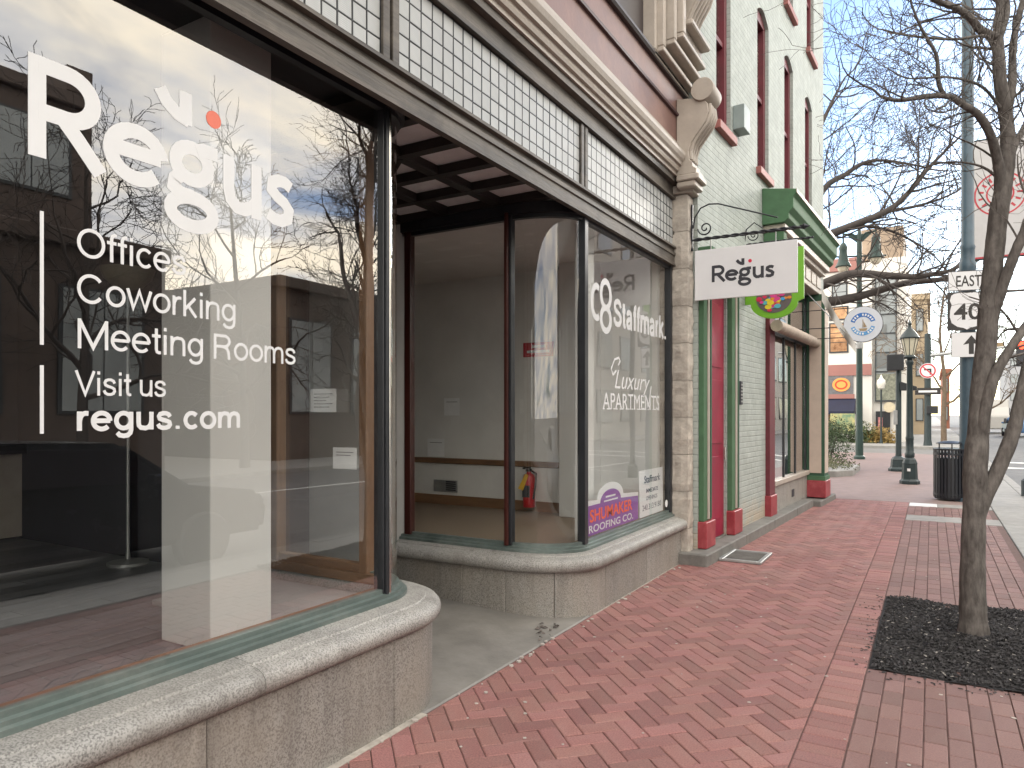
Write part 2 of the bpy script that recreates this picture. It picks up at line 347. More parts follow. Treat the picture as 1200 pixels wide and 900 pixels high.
# ------------------------------------------------------------------ lettering
CAPH = None
def text_mesh(s, bold=0, shear=0):
    cu = bpy.data.curves.new('t', 'FONT'); cu.body = s; cu.size = 1; cu.offset = bold; cu.shear = shear; cu.resolution_u = 4; cu.extrude = .004
    ob = bpy.data.objects.new('t', cu); COL.objects.link(ob); bpy.context.view_layer.update()
    me = bpy.data.meshes.new_from_object(ob.evaluated_get(bpy.context.evaluated_depsgraph_get()))
    bpy.data.objects.remove(ob); bpy.data.curves.remove(cu); return me
def lettering(s, m, parent, origin, xd, yd, width, cap, bold=0, shear=0, local=False, thick=.001, name='lettering', mid=False):
    """text with its left baseline end at origin, stretched to width and cap height"""
    global CAPH
    if CAPH is None:
        h = text_mesh('H'); CAPH = max(v.co.y for v in h.vertices)
    me = text_mesh(s, bold, shear); xs = [v.co.x for v in me.vertices]; x0, x1 = min(xs), max(xs)
    xd, yd = Vector(xd).normalized(), Vector(yd).normalized(); nd = xd.cross(yd); o = Vector(origin)
    if mid: o = o - xd * width / 2
    for v in me.vertices:
        v.co = o + xd * ((v.co.x - x0) / (x1 - x0) * width) + yd * (v.co.y / CAPH * cap) + nd * (thick if v.co.z > 0 else 0)
    me.name = name
    return link(name, me, m, parent, local)
def ribbon(mb, pts, wd, o, xd, yd, nd, sx, sy, closed=False, depth=0, thick=.001):
    n = len(pts); P = [Vector((p[0] * sx, p[1] * sy)) for p in pts]; W = wd * sy / 2
    vs = []
    for i in range(n):
        if closed: a, b = P[i-1], P[(i+1) % n]
        else: a, b = P[max(i-1, 0)], P[min(i+1, n-1)]
        d = (b - a).normalized(); q = Vector((-d.y, d.x))
        if not closed and 0 < i < n-1:
            d0 = (P[i] - a).normalized(); q0 = Vector((-d0.y, d0.x)); k = 1 / max(q.dot(q0), .45)
        else: k = 1
        for sgn in (1, -1):
            r = P[i] + q * W * k * sgn
            for t in (depth, depth + thick): vs.append(o + xd * r.x + yd * r.y + nd * t)
    fs = []
    for i in range(n if closed else n-1):
        a, b = i * 4, ((i+1) % n) * 4
        fs += [(a+1, b+1, b+3, a+3), (a, a+2, b+2, b), (a, b, b+1, a+1), (a+2, a+3, b+3, b+2)]
    if not closed: fs += [(0, 1, 3, 2), ((n-1)*4, (n-1)*4+2, (n-1)*4+3, (n-1)*4+1)]
    mb.add(vs, fs)
def arc(cx, cy, rx, ry, a0, a1, n=14):
    return [(cx + rx * math.cos(R(a0 + (a1-a0)*i/n)), cy + ry * math.sin(R(a0 + (a1-a0)*i/n))) for i in range(n+1)]
def disc(mb, c, xd, yd, r, thick, n=28, ry=None):
    nd = xd.cross(yd); ry = ry or r
    vs = []
    for t in (0, thick):
        vs += [c + xd * math.cos(2*math.pi*i/n) * r + yd * math.sin(2*math.pi*i/n) * ry + nd * t for i in range(n)]
    mb.add(vs, [list(range(n))[::-1], list(range(n, 2*n))] + [(i, (i+1) % n, n+(i+1) % n, n+i) for i in range(n)])
def word_logo(parent, mtext, mdot, origin, xd, yd, cap, width, local=False, w=.165):
    """the office brand's word mark: round sans letters, tick and dot above the g"""
    o = Vector(origin); xd = Vector(xd).normalized(); yd = Vector(yd).normalized(); nd = xd.cross(yd)
    sx, sy = width / 3.1, cap
    def glyph(strokes):
        mb = MB()
        for i, (pts, closed) in enumerate(strokes): ribbon(mb, pts, w, o, xd, yd, nd, sx, sy, closed, i * .00012)
        return mb.build('letter', mtext, parent, local=local)
    glyph([([(.09, 0), (.09, 1)], False), ([(.1, .92)] + arc(.36, .69, .23, .23, 90, -90) + [(.1, .46)], False), ([(.30, .47), (.46, .27), (.66, 0)], False)])
    glyph([(arc(1.03, .33, .27, .26, 5, 318, 22), False), ([(.79, .36), (1.29, .36)], False)])
    glyph([(arc(1.66, .44, .20, .19, 0, 342, 20), True), (arc(1.66, -.13, .26, .17, 0, 342, 20), True), ([(1.53, .29), (1.45, .2), (1.44, .12), (1.52, .05), (1.68, .05)], False), ([(1.72, .61), (1.80, .645), (1.98, .645)], False)])
    glyph([([(2.13, .7), (2.13, .28), (2.16, .16), (2.24, .085), (2.34, .08), (2.45, .13), (2.52, .22)], False), ([(2.52, 0), (2.52, .7)], False)])
    glyph([([(3.05, .56), (2.96, .61), (2.86, .61), (2.76, .56), (2.75, .46), (2.83, .39), (2.95, .33), (3.02, .25), (3.0, .13), (2.9, .075), (2.79, .08), (2.69, .13)], False)])
    glyph([([(1.28, 1.19), (1.36, 1.06), (1.48, .97), (1.62, .93)], False), ([(1.58, .88), (1.58, 1.26)], False)])
    mb = MB(); disc(mb, o + xd * 1.93 * sx + yd * 1.07 * sy, xd, yd, .105 * sy, .001)
    return mb.build('logo_dot', mdot, parent, local=local)

# a plain grotesque drawn as strokes (cap height 1)
def _arch(x0, x1): return [(x0, .36), (x0 + .03, .52), (x0 + .11, .63), (x0 + .24, .672), (x1 - .09, .645), (x1 - .015, .56), (x1, .44), (x1, 0)]
GLYPH = {
 'O': (1.08, [(arc(.54, .5, .44, .445, 0, 348, 30), True)]), 'C': (1.0, [(arc(.51, .5, .41, .445, 38, 322, 26), False)]),
 'M': (1.16, [([(.12, 0), (.12, 1)], False), ([(1.04, 0), (1.04, 1)], False), ([(.13, .94), (.58, .06), (1.03, .94)], False)]),
 'R': (1.0, [([(.13, 0), (.13, 1)], False), ([(.13, .94), (.55, .94)] + arc(.56, .725, .25, .215, 80, -80, 10) + [(.55, .51), (.13, .51)], False), ([(.55, .5), (.70, .43), (.76, .3), (.80, 0)], False)]),
 'V': (.9, [([(.05, 1), (.45, .04), (.85, 1)], False)]),
 'S': (.92, [([(.80, .72), (.74, .85), (.62, .93), (.45, .945), (.28, .91), (.17, .82), (.16, .70), (.24, .60), (.45, .53), (.66, .46), (.79, .37), (.80, .23), (.70, .11), (.48, .055), (.27, .08), (.14, .18), (.10, .30)], False)]),
 'o': (.775, [(arc(.39, .365, .30, .31, 0, 345, 24), True)]), 'c': (.70, [(arc(.38, .365, .28, .31, 42, 318, 20), False)]),
 'e': (.775, [(arc(.39, .365, .30, .31, 0, 318, 24), False), ([(.11, .375), (.70, .375)], False)]),
 'n': (.76, [([(.12, 0), (.12, .73)], False), (_arch(.12, .63), False)]), 'm': (1.16, [([(.12, 0), (.12, .73)], False), (_arch(.12, .58), False), (_arch(.58, 1.04), False)]),
 'r': (.46, [([(.12, 0), (.12, .73)], False), ([(.12, .36), (.15, .52), (.23, .63), (.33, .665), (.43, .66)], False)]),
 'u': (.76, [([(.63, 0), (.63, .73)], False), ([(.63 - (x - .12), .73 - y) for x, y in _arch(.12, .63)], False)]),
 'i': (.31, [([(.155, 0), (.155, .73)], False), ([(.155, .87), (.155, 1.0)], False)]),
 't': (.40, [([(.2, .94), (.2, .17), (.23, .085), (.30, .06), (.38, .065)], False), ([(.03, .665), (.37, .665)], False)]),
 'f': (.40, [([(.2, 0), (.2, .80), (.23, .90), (.30, .945), (.39, .945)], False), ([(.03, .665), (.38, .665)], False)]),
 's': (.70, [([(.59, .52), (.53, .62), (.42, .67), (.30, .67), (.18, .63), (.13, .54), (.16, .45), (.28, .395), (.45, .35), (.57, .29), (.59, .19), (.53, .1), (.41, .058), (.27, .058), (.15, .11), (.09, .22)], False)]),
 'w': (1.0, [([(.05, .73), (.27, .05), (.5, .68), (.73, .05), (.95, .73)], False)]),
 'k': (.70, [([(.12, 0), (.12, 1)], False), ([(.58, .73), (.15, .29)], False), ([(.28, .40), (.62, 0)], False)]),
 'g': (.775, [(arc(.37, .375, .275, .30, 0, 345, 22), True), ([(.65, .73), (.65, .0), (.62, -.12), (.53, -.205), (.38, -.235), (.22, -.2), (.13, -.1)], False)]),
 'a': (.775, [([(.13, .52), (.18, .62), (.30, .67), (.44, .665), (.56, .60), (.59, .5), (.59, .12), (.62, .06), (.70, .055)], False), ([(.59, .42), (.42, .39), (.24, .36), (.13, .27), (.13, .16), (.21, .07), (.34, .055), (.48, .1), (.57, .2)], False)]),
 '.': (.36, [([(.17, 0), (.17, .14)], False)]), ' ': (.36, [])}
def grotesque(s, m, parent, origin, xd, yd, width, cap, w=.115, track=0, local=False):
    tot = sum(GLYPH[c][0] + track for c in s) - track; sx = width / tot; o = Vector(origin); xd = Vector(xd).normalized(); yd = Vector(yd).normalized(); nd = xd.cross(yd); x = 0
    for c in s:
        adv, st = GLYPH[c]; mb = MB()
        for i, (pts, closed) in enumerate(st): ribbon(mb, [((px + x) * sx / cap, py) for px, py in pts], w, o, xd, yd, nd, cap, cap, closed, i * .00012)
        if st: mb.build('letter', m, parent, local=local)
        x += adv + track
# ------------------------------------------------------------------ paths for the two shop displays
def arcpts(cx, cy, rx, ry, a0, a1, n): return [(cx + rx * math.cos(R(a0 + (a1-a0)*i/n)), cy + ry * math.sin(R(a0 + (a1-a0)*i/n))) for i in range(n+1)]
LP = [(-2.55, -3.0), (-2.55, 2.0)] + arcpts(-2.85, 2.95, .30, .30, 0, 90, 12) + [(-3.9, 3.25)]
RP = [(-4.05, 4.95)] + arcpts(-2.95, 5.28, .50, .33, -90, 0, 12) + [(-2.45, 7.5)]
def length(p): return sum((Vector(p[i+1]) - Vector(p[i])).length for i in range(len(p)-1))
def sub(p, s0, s1):
    out = []; s = 0
    for i in range(len(p)-1):
        a, b = Vector(p[i]), Vector(p[i+1]); l = (b-a).length
        if s + l > s0 and s < s1:
            t0 = max(0, (s0-s)/l); t1 = min(1, (s1-s)/l)
            if not out: out.append(tuple(a.lerp(b, t0)))
            out.append(tuple(a.lerp(b, t1)))
        s += l
    return out

# ------------------------------------------------------------------ the corner-entry shop building
shop = thing('shop_building', 'old shop building with mauve cornice, white lettered display windows and recessed entry', 'building', (-4.5, 3.5, 0))

def display(path, zb, o_base, o_nose, cuts_base, cuts_nose, head, gm):
    tot = length(path)
    cb = [0] + cuts_base + [tot]
    for a, b in zip(cb[:-1], cb[1:]):
        p = sub(path, a + .0012, b - .0012)
        MB().sweep(p, [(-.1, -.05), (o_base, -.05), (o_base, zb), (-.1, zb)]).build('base_block', M_granite, shop, bevel=.006)
    cn = [0] + cuts_nose + [tot]
    for a, b in zip(cn[:-1], cn[1:]):
        p = sub(path, a + .0015, b - .0015); o = o_nose
        MB().sweep(p, [(-.08, zb), (o-.06, zb), (o-.025, zb+.008), (o-.006, zb+.028), (o, zb+.055), (o-.006, zb+.082), (o-.022, zb+.1), (o-.05, zb+.112),
                       (o-.085, zb+.117), (o-.09, zb+.126), (.05, zb+.136), (-.08, zb+.136)]).build('sill_stone', M_granite_nose, shop, smooth=35)
    win = MB().sweep(path, [(-.03, zb+.136), (.058, zb+.136), (.058, zb+.156), (.036, zb+.160), (.036, zb+.176), (.014, zb+.18), (.014, zb+.202), (-.03, zb+.202)]).build('display_window', M_copper, shop)
    MB().sweep(path, [(-.03, head), (.02, head), (.02, head+.03), (.045, head+.035), (.045, head+.12), (-.03, head+.12)]).build('head_frame', M_black, win)
    MB().sweep(path, [(-.075, zb+.14), (-.035, zb+.14), (-.035, zb+.195), (-.075, zb+.195)]).build('inner_rail', M_oakh, win)
    return win
def pane(win, path, s0, s1, z0, z1, m, th=.006):
    p = sub(path, s0, s1); k = len(p) - 1
    me = MB().sweep(p, [(-th, z0), (0, z0), (0, z1), (-th, z1)]).mesh('glass_pane', smooth=20); me.materials.append(m); me.materials.append(M_inner)
    for i in range(k):
        for j in (0, 2, 3): me.polygons[i*4 + j].material_index = 1     # edges and room side: the coating is on the street side
    return link('glass_pane', me, None, win)
def arc_len(path, i): return length(path[:i+1])
lw = display(LP, .455, .20, .25, [3.3, 4.72, 5.80, 6.6], [3.4, 4.95, 6.42], 3.235, M_glass)
sL = 5.93
pane(lw, LP, 0, sL, .645, 3.25, M_glass)
pane(lw, LP, sL + .02, arc_len(LP, 14), .645, 3.25, M_glass2)
MB().sweep(sub(LP, arc_len(LP, 14) + .05, length(LP) - .2), [(-.006, .645), (0, .645), (0, 3.25), (-.006, 3.25)]).build('glass_pane', M_glass2, lw)
MB().box(-2.60, -2.53, 2.925, 2.965, .60, 3.25).box(-2.53, -2.515, 2.935, 2.955, .60, 3.25).build('mullion', M_black, lw, bevel=.003)
MB().box(-2.545, -2.522, 2.968, 2.982, .60, 3.25).build('mullion', M_chrome, lw, bevel=.003)
for x0, x1 in ((-2.955, -2.89), (-3.75, -3.66)):
    MB().box(x0, x1, 3.19, 3.27, .60, 3.3).build('side_post', M_oak, lw, bevel=.006)
MB().box(-3.66, -2.955, 3.20, 3.26, .60, .70).build('side_rail', M_oakh, lw, bevel=.006)
MB().box(-3.66, -2.955, 3.20, 3.26, 3.2, 3.3).build('side_rail', M_oakh, lw, bevel=.006)

rw = display(RP, .36, .13, .20, [.72, 1.13, 1.47, 1.92, 2.9], [1.0, 1.9, 2.75], 3.17, M_glass2)
a1 = arc_len(RP, 1); a2 = arc_len(RP, 13)
pane(rw, RP, 0, a1 - .02, .55, 3.19, M_glass2); pane(rw, RP, a1 + .02, a2 - .02, .55, 3.19, M_glass2); pane(rw, RP, a2 + .02, length(RP) - .04, .55, 3.19, M_glass2)
for p, m in (((-2.95, 4.95), M_black), ((-2.45, 5.28), M_black), ((-3.98, 4.95), M_redwood), ((-2.45, 7.47), M_black)):
    MB().box(p[0]-.035, p[0]+.035, p[1]-.035, p[1]+.03, .54, 3.22).build('mullion', m, rw, bevel=.004)
MB().box(-2.965, -2.935, 4.885, 4.913, .54, 3.22).build('mullion', M_redwood, rw, bevel=.004)

# lettering on the left window (behind the glass)
XL = -2.5495; YD, ZD = (0, 1, 0), (0, 0, 1)
word_logo(lw, M_white, M_coral, (XL, 1.19, 2.452), YD, ZD, .337, 1.13)
grotesque('Offices', M_white, lw, (XL, 1.346, 2.147), YD, ZD, .425, .104)
grotesque('Coworking', M_white, lw, (XL, 1.346, 1.987), YD, ZD, .66, .104)
grotesque('Meeting Rooms', M_white, lw, (XL, 1.346, 1.828), YD, ZD, .99, .104)
grotesque('Visit us', M_white, lw, (XL, 1.343, 1.665), YD, ZD, .342, .086)
grotesque('regus.com', M_white, lw, (XL, 1.346, 1.541), YD, ZD, .68, .092, .185, .05)
MB().box(XL, XL+.001, 1.231, 1.243, 1.83, 2.275).build('letter_bar', M_white, lw)
MB().box(XL, XL+.001, 1.231, 1.243, 1.534, 1.762).build('letter_bar', M_white, lw)
# lettering on the right window
XR = -2.4495
grotesque('Staffmark.', M_white, rw, (XR, 5.92, 2.395), YD, ZD, 1.47, .235, .2, .05)
mb = MB(); o = Vector((XR, 5.42, 2.31)); xd = Vector(YD); zd = Vector(ZD); nd = xd.cross(zd)
ribbon(mb, arc(.33, .33, .105, .115, 0, 342, 20), .055, o, xd, zd, nd, 1, 1, True)
ribbon(mb, arc(.33, .115, .105, .10, 0, 342, 20), .055, o, xd, zd, nd, 1, 1, True, .0004)
ribbon(mb, arc(.13, .24, .10, .135, 60, 300, 14), .055, o, xd, zd, nd, 1, 1, False, .0008)
mb.build('logo_mark', M_white, rw)
lettering('Luxury', M_white, rw, (XR, 5.95, 1.83), YD, ZD, .92, .17, -.004, .35)
mb = MB(); ribbon(mb, [(.28, .21), (.33, .25), (.30, .28), (.2, .26), (.12, .17), (.16, .12), (.24, .16)], .018, Vector((XR, 5.75, 1.83)), xd, zd, nd, 1, 1, False, .0004, .0008)
ribbon(mb, [(.86, .05), (.80, -.12), (.76, -.16), (.74, -.12)], .018, Vector((XR, 6.05, 1.83)), xd, zd, nd, 1, 1, False, .0012, .0008)
mb.build('lettering_flourish', M_white, rw)
lettering('APARTMENTS', M_white, rw, (XR, 5.68, 1.64), YD, ZD, 1.48, .145, .0)
mb = MB()
for i in range(10):
    y = 5.685 + i * .148
    for dy in (0, .092): mb.box(XR+.0012, XR+.002, y + dy - .008, y + dy + .035, 1.64, 1.65)
mb.build('lettering_serifs', M_white, rw)

# beam, prism-glass transom, cornice
FP = [(-2.38, -4.0), (-2.38, 7.64)]
MB().sweep(FP, [(-.045, 3.195), (.0, 3.195), (.0, 3.21), (-.012, 3.215), (-.012, 3.30), (.0, 3.305), (.0, 3.335), (-.018, 3.345), (-.018, 3.375), (.012, 3.38), (.012, 3.40), (-.045, 3.40)]).build('beam', M_beam, shop)
MB().sweep(FP, [(-.26, 3.335), (-.046, 3.335), (-.046, 3.365), (-.26, 3.365)]).build('beam_soffit', M_blackwood, shop)
MB().sweep(FP, [(-.1, 3.915), (.0, 3.915), (.0, 3.945), (-.02, 3.95), (-.02, 4.06), (.03, 4.065), (.03, 4.125), (-.1, 4.125)]).build('beam', M_beam, shop)
M_tile = mat('prism_glass', (.40, .415, .415), .35, .06, 9, rand=.06, spec=.4)
def ribbed(m, sc):
    N, L, B = m.node_tree.nodes, m.node_tree.links, m.node_tree.nodes['Principled BSDF']
    tc = N.new('ShaderNodeTexCoord'); w = N.new('ShaderNodeTexWave'); w.bands_direction = 'Z'; w.inputs['Scale'].default_value = sc
    L.new(tc.outputs['Object'], w.inputs['Vector']); bp = N.new('ShaderNodeBump'); bp.inputs['Strength'].default_value = .25; bp.inputs['Distance'].default_value = .004
    L.new(w.outputs['Fac'], bp.inputs['Height']); L.new(bp.outputs[0], B.inputs['Normal'])
ribbed(M_tile, 32)
tmb = MB(); h = .0475
tmb.add([(-.02, -h, -h), (-.02, h, -h), (-.02, h, h), (-.02, -h, h), (0, -h+.003, -h+.003), (0, h-.003, -h+.003), (0, h-.003, h-.003), (0, -h+.003, h-.003)],
        [(4, 5, 6, 7), (0, 1, 5, 4), (1, 2, 6, 5), (2, 3, 7, 6), (3, 0, 4, 7), (0, 3, 2, 1)])
tile_me = tmb.mesh('prism_tile'); tile_me.materials.append(M_tile)
rng = random.Random(3)
for y0, n in ((1.245, 15), (2.90, 22), (5.265, 22)):
    y1 = y0 + n * .1016
    f = MB().box(-2.46, -2.422, y0 - .004, y1 + .004, 3.395, 3.915)
    for i in range(n + 1): f.box(-2.422, -2.4125, y0 + i*.1016 - .0022, y0 + i*.1016 + .0022, 3.404, 3.912)
    for k in range(6): f.box(-2.422, -2.413, y0, y1, 3.406 + k*.1005 - .0022, 3.406 + k*.1005 + .0022)
    tw = f.build('transom_window', M_black, shop)
    for i in range(n):
        for k in range(5):
            t = bpy.data.objects.new('prism_tile', tile_me); COL.objects.link(t); t.parent = tw
            t.location = (-2.4145 + rng.uniform(-.001, .001), y0 + (i+.5)*.1016, 3.406 + (k+.5)*.1005); t.rotation_euler = (0, rng.uniform(-.012, .012), rng.uniform(-.012, .012))
    for yy in (y0 - .03, y1 + .026):
        MB().box(-2.46, -2.395, yy - .026, yy + .026, 3.40, 3.915).build('transom_post', M_beam, tw, bevel=.003)
MB().sweep(FP, [(-.1, 4.125), (.05, 4.125), (.052, 4.16), (.075, 4.165), (.085, 4.19), (.085, 4.215), (.11, 4.22), (.115, 4.25), (.135, 4.275), (.15, 4.31), (.15, 4.345), (.125, 4.35), (.12, 4.38),
                (.095, 4.39), (.09, 4.42), (.07, 4.43), (.068, 4.465), (-.1, 4.465)]).build('cornice_moulding', M_cream, shop)
MB().sweep(FP, [(-.1, 4.465), (.048, 4.465), (.048, 4.75), (-.1, 4.75)]).build('frieze', M_mauve, shop)
MB().sweep(FP, [(-.1, 4.75), (.075, 4.75), (.08, 4.77), (.06, 4.785), (.06, 4.80), (-.1, 4.80)]).build('frieze_line', M_plum, shop)
MB().sweep(FP, [(-.1, 4.80), (.048, 4.80), (.048, 5.04), (-.1, 5.04)]).build('frieze', M_mauve, shop)
MB().sweep(FP, [(-.1, 5.04), (.085, 5.04), (.10, 5.06), (.10, 5.085), (.07, 5.10), (-.1, 5.10)]).build('frieze_line', M_darkpanel, shop)
MB().box(-9, -2.45, -5, 7.66, 3.52, 9.2).build('wall', M_mauve, shop)
MB().box(-2.45, -2.40, -4.8, 6.62, 5.10, 8.6).build('dark_panel', M_darkpanel, shop)
# moulded jamb and ledge ending on the console bracket
for i, (y0, y1, x) in enumerate(((6.55, 6.62, -2.28), (6.62, 6.70, -2.22), (6.70, 6.74, -2.25), (6.74, 6.82, -2.15), (6.82, 6.86, -2.19), (6.86, 6.95, -2.10), (6.95, 7.0, -2.16))):
    MB().box(-2.45, x, y0 + .001, y1, 5.10 + i*.052, 8.6).build('jamb_moulding', M_cream, shop, bevel=.008)
    MB().box(-2.45, x, y0 + .003, 7.655, 5.10 + i*.052 - .05, 5.10 + i*.052 - .001).build('ledge_moulding', M_cream, shop, bevel=.008)
MB().box(-2.45, -2.14, 7.002, 7.655, 5.42, 5.49).build('ledge_moulding', M_cream, shop, bevel=.01)
MB().box(-2.45, -2.05, 7.003, 7.66, 5.492, 5.55).build('ledge_moulding', M_cream, shop, bevel=.012)
# console bracket
con = MB().prism([(-2.33, 4.12), (-2.12, 4.12), (-2.12, 4.17), (-2.16, 4.20), (-2.16, 4.24), (-2.19, 4.27), (-2.20, 4.36), (-2.17, 4.45), (-2.10, 4.54), (-2.02, 4.64), (-1.99, 4.73), (-2.0, 4.82), (-2.05, 4.89), (-2.33, 4.93)], 'y', 7.36, 7.66).build('console_bracket', M_cream, shop, bevel=.006)
for y in (7.40, 7.465, 7.53, 7.595):
    MB().tube([(-2.185, y, 4.28), (-2.19, y, 4.36), (-2.16, y, 4.455), (-2.09, y, 4.545), (-2.01, y, 4.645), (-1.98, y, 4.73), (-1.99, y, 4.82)], .022, 8).build('flute', M_cream, con, smooth=50)
MB().lathe([(.0, 7.33), (.115, 7.33), (.12, 7.34), (.12, 7.66), (.11, 7.67), (0, 7.67)], (-2.05, 0, 4.97), 24, 'y').build('scroll', M_cream, con, smooth=40)
MB().box(-2.33, -2.09, 7.34, 7.665, 4.055, 4.118).box(-2.33, -2.13, 7.36, 7.66, 3.99, 4.054).build('console_foot', M_cream, con, bevel=.012)
# smaller fluted bracket with a red cap above the ledge
cap = MB().prism([(-2.45, 5.56), (-2.16, 5.56), (-2.12, 5.66), (-2.02, 5.80), (-1.98, 5.95), (-2.45, 5.95)], 'y', 7.1, 7.45).build('capital', M_cream, shop, bevel=.01)
for k in range(5):
    y = 7.13 + k * .07
    MB().tube([(-2.13, y, 5.6), (-2.09, y, 5.69), (-2.0, y, 5.83), (-1.96, y, 5.94)], .024, 8).build('flute', M_cream, cap, smooth=50)
MB().box(-2.45, -1.92, 7.06, 7.49, 5.952, 6.03).build('capital_band', M_pinkred, cap, bevel=.01)
MB().box(-2.45, -1.88, 7.03, 7.52, 6.032, 6.10).build('capital_cap', M_cream, cap, bevel=.01)
MB().box(-2.45, -2.1, 7.02, 7.6, 6.102, 8.6).build('pier', M_cream, shop, bevel=.01)

# rock-faced corner pilaster
def rock_block(x0, x1, y0, y1, z0, z1, seed, parent, name='stone_block', m=None):
    rg = random.Random(seed); n = 5; mb = MB()
    def face(P):
        g = [[P(i/n, j/n, (rg.uniform(0, .022) if 0 < i < n and 0 < j < n else 0)) for j in range(n+1)] for i in range(n+1)]
        vs = [p for r in g for p in r]; mb.add(vs, [(i*(n+1)+j, (i+1)*(n+1)+j, (i+1)*(n+1)+j+1, i*(n+1)+j+1) for i in range(n) for j in range(n)])
    face(lambda a, b, d: (x1 + d, y0 + (y1-y0)*a, z0 + (z1-z0)*b)); face(lambda a, b, d: (x0 + (x1-x0)*a, y0 - d, z0 + (z1-z0)*b))
    mb.add([(x0,y1,z0),(x1,y1,z0),(x1,y1,z1),(x0,y1,z1),(x0,y0,z0),(x0,y0,z1),(x1,y0,z0),(x1,y0,z1)], [(0,3,2,1),(0,4,5,3),(3,5,7,2),(0,1,6,4)])
    return mb.build(name, m or M_stone, parent)
pil = MB().box(-2.60, -2.262, 7.515, 7.688, -.05, 3.96).build('pilaster', M_mortar, shop)
z = -.04; i = 0
while z < 3.9:
    hh = .40 if i else .40
    rock_block(-2.60, -2.25, 7.502, 7.692, z + .006, min(z + hh, 3.95), 40 + i, pil); z += hh; i += 1
MB().box(-2.62, -2.18, 7.46, 7.695, 3.962, 4.05).build('pilaster_cap', M_cream, pil, bevel=.01)

# recessed entry: slab, coffered ceiling, back wall with door
MB().add([(-2.335, 3.0, .001), (-2.335, 5.5, .001), (-5.2, 5.5, .13), (-5.2, 3.0, .13), (-2.335, 3.0, -.1), (-2.335, 5.5, -.1), (-5.2, 5.5, -.1), (-5.2, 3.0, -.1)],
         [(0, 1, 2, 3), (4, 7, 6, 5), (0, 4, 5, 1), (1, 5, 6, 2), (2, 6, 7, 3), (3, 7, 4, 0)]).build('entry_slab', M_slab, shop, bevel=.008)
ceil = MB().box(-5.3, -2.47, 3.0, 5.3, 3.372, 3.42).build('entry_ceiling', M_blackwood, shop)
M_coffer = mat('coffer_panel', (.74, .77, .79), .7, .12, 4)
M_bl = M_blackwood
xs = [-2.52, -3.04, -3.56, -4.08, -4.60, -5.12]; ys = [3.24, 3.66, 4.08, 4.50, 4.92]
for i in range(5):
    for j in range(4): MB().box(xs[i+1] + .002, xs[i] - .002, ys[j] + .002, ys[j+1] - .002, 3.352, 3.3715).build('ceiling_panel', M_coffer, ceil)
for x in xs: MB().box(x - .045, x + .045, 3.1, 5.1, 3.29, 3.352).build('ceiling_beam', M_bl, ceil, bevel=.004)
for y in ys:
    MB().box(-5.2, -2.48, y - .04, y + .04, 3.287, 3.351).build('ceiling_beam', M_bl, ceil, bevel=.004)
mb = MB()
for a, b in (((-3.56, 4.08), (-3.04, 3.66)), ((-3.56, 4.08), (-4.08, 3.66)), ((-3.56, 4.08), (-4.08, 4.50))):
    a, b = Vector(a), Vector(b); d = (b - a).normalized(); q = Vector((-d.y, d.x)) * .035
    mb.prism([tuple(a+q), tuple(b+q), tuple(b-q), tuple(a-q)], 'z', 3.283, 3.350)
mb.build('ceiling_brace', M_bl, ceil)
MB().box(-5.3, -5.2, 3.2, 5.0, 0, 3.4).build('entry_wall', M_redwood, shop)
dr = MB().box(-5.2, -5.15, 3.55, 4.55, .13, 2.35).build('entry_door', M_redwood, shop, bevel=.006)
MB().box(-5.149, -5.14, 3.70, 4.40, .45, 2.2).build('glass_pane', M_glass2, dr)
MB().tube([(-5.09, 4.43, 1.05), (-5.09, 4.43, 1.35)], .012, 8).build('handle', M_chrome, dr)

# left room
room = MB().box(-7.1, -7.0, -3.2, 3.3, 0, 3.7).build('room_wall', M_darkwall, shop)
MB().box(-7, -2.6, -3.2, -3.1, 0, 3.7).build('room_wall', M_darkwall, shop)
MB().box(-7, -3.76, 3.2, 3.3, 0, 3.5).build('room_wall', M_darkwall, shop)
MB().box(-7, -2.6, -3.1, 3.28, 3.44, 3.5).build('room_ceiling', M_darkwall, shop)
MB().box(-7, -6.93, 1.6, 3.2, .52, 1.25).build('wainscot_panel', M_cream, room)
MB().box(-7, -6.85, 1.5, 3.2, 1.251, 1.33).build('wainscot_rail', M_blackwood, room)
MB().box(-7, -6.96, 2.0, 2.2, 1.5, 1.75).box(-7, -6.95, 2.35, 2.75, 1.45, 1.75).build('wall_box', M_greywall, room)
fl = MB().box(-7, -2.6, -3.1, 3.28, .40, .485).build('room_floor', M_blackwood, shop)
rng = random.Random(5)
for i in range(29):
    x0 = -7.0 + i * .152; y = -3.1 - rng.uniform(0, 1.2)
    while y < 3.2:
        y2 = min(y + rng.uniform(1.2, 2.0), 3.2)
        if y2 > -1.5 and x0 < -2.75: MB().box(x0, x0 + .149, max(y, -3.1), y2 - .003, .486, .50).build('plank', M_plank, fl)
        y = y2
MB().box(-3.22, -2.85, 2.10, 2.45, .502, 3.44).build('column', M_whitewall, shop, bevel=.004)
MB().box(-3.85, -2.66, 2.452, 3.185, .502, .535).build('display_platform', M_platform, shop, bevel=.004)
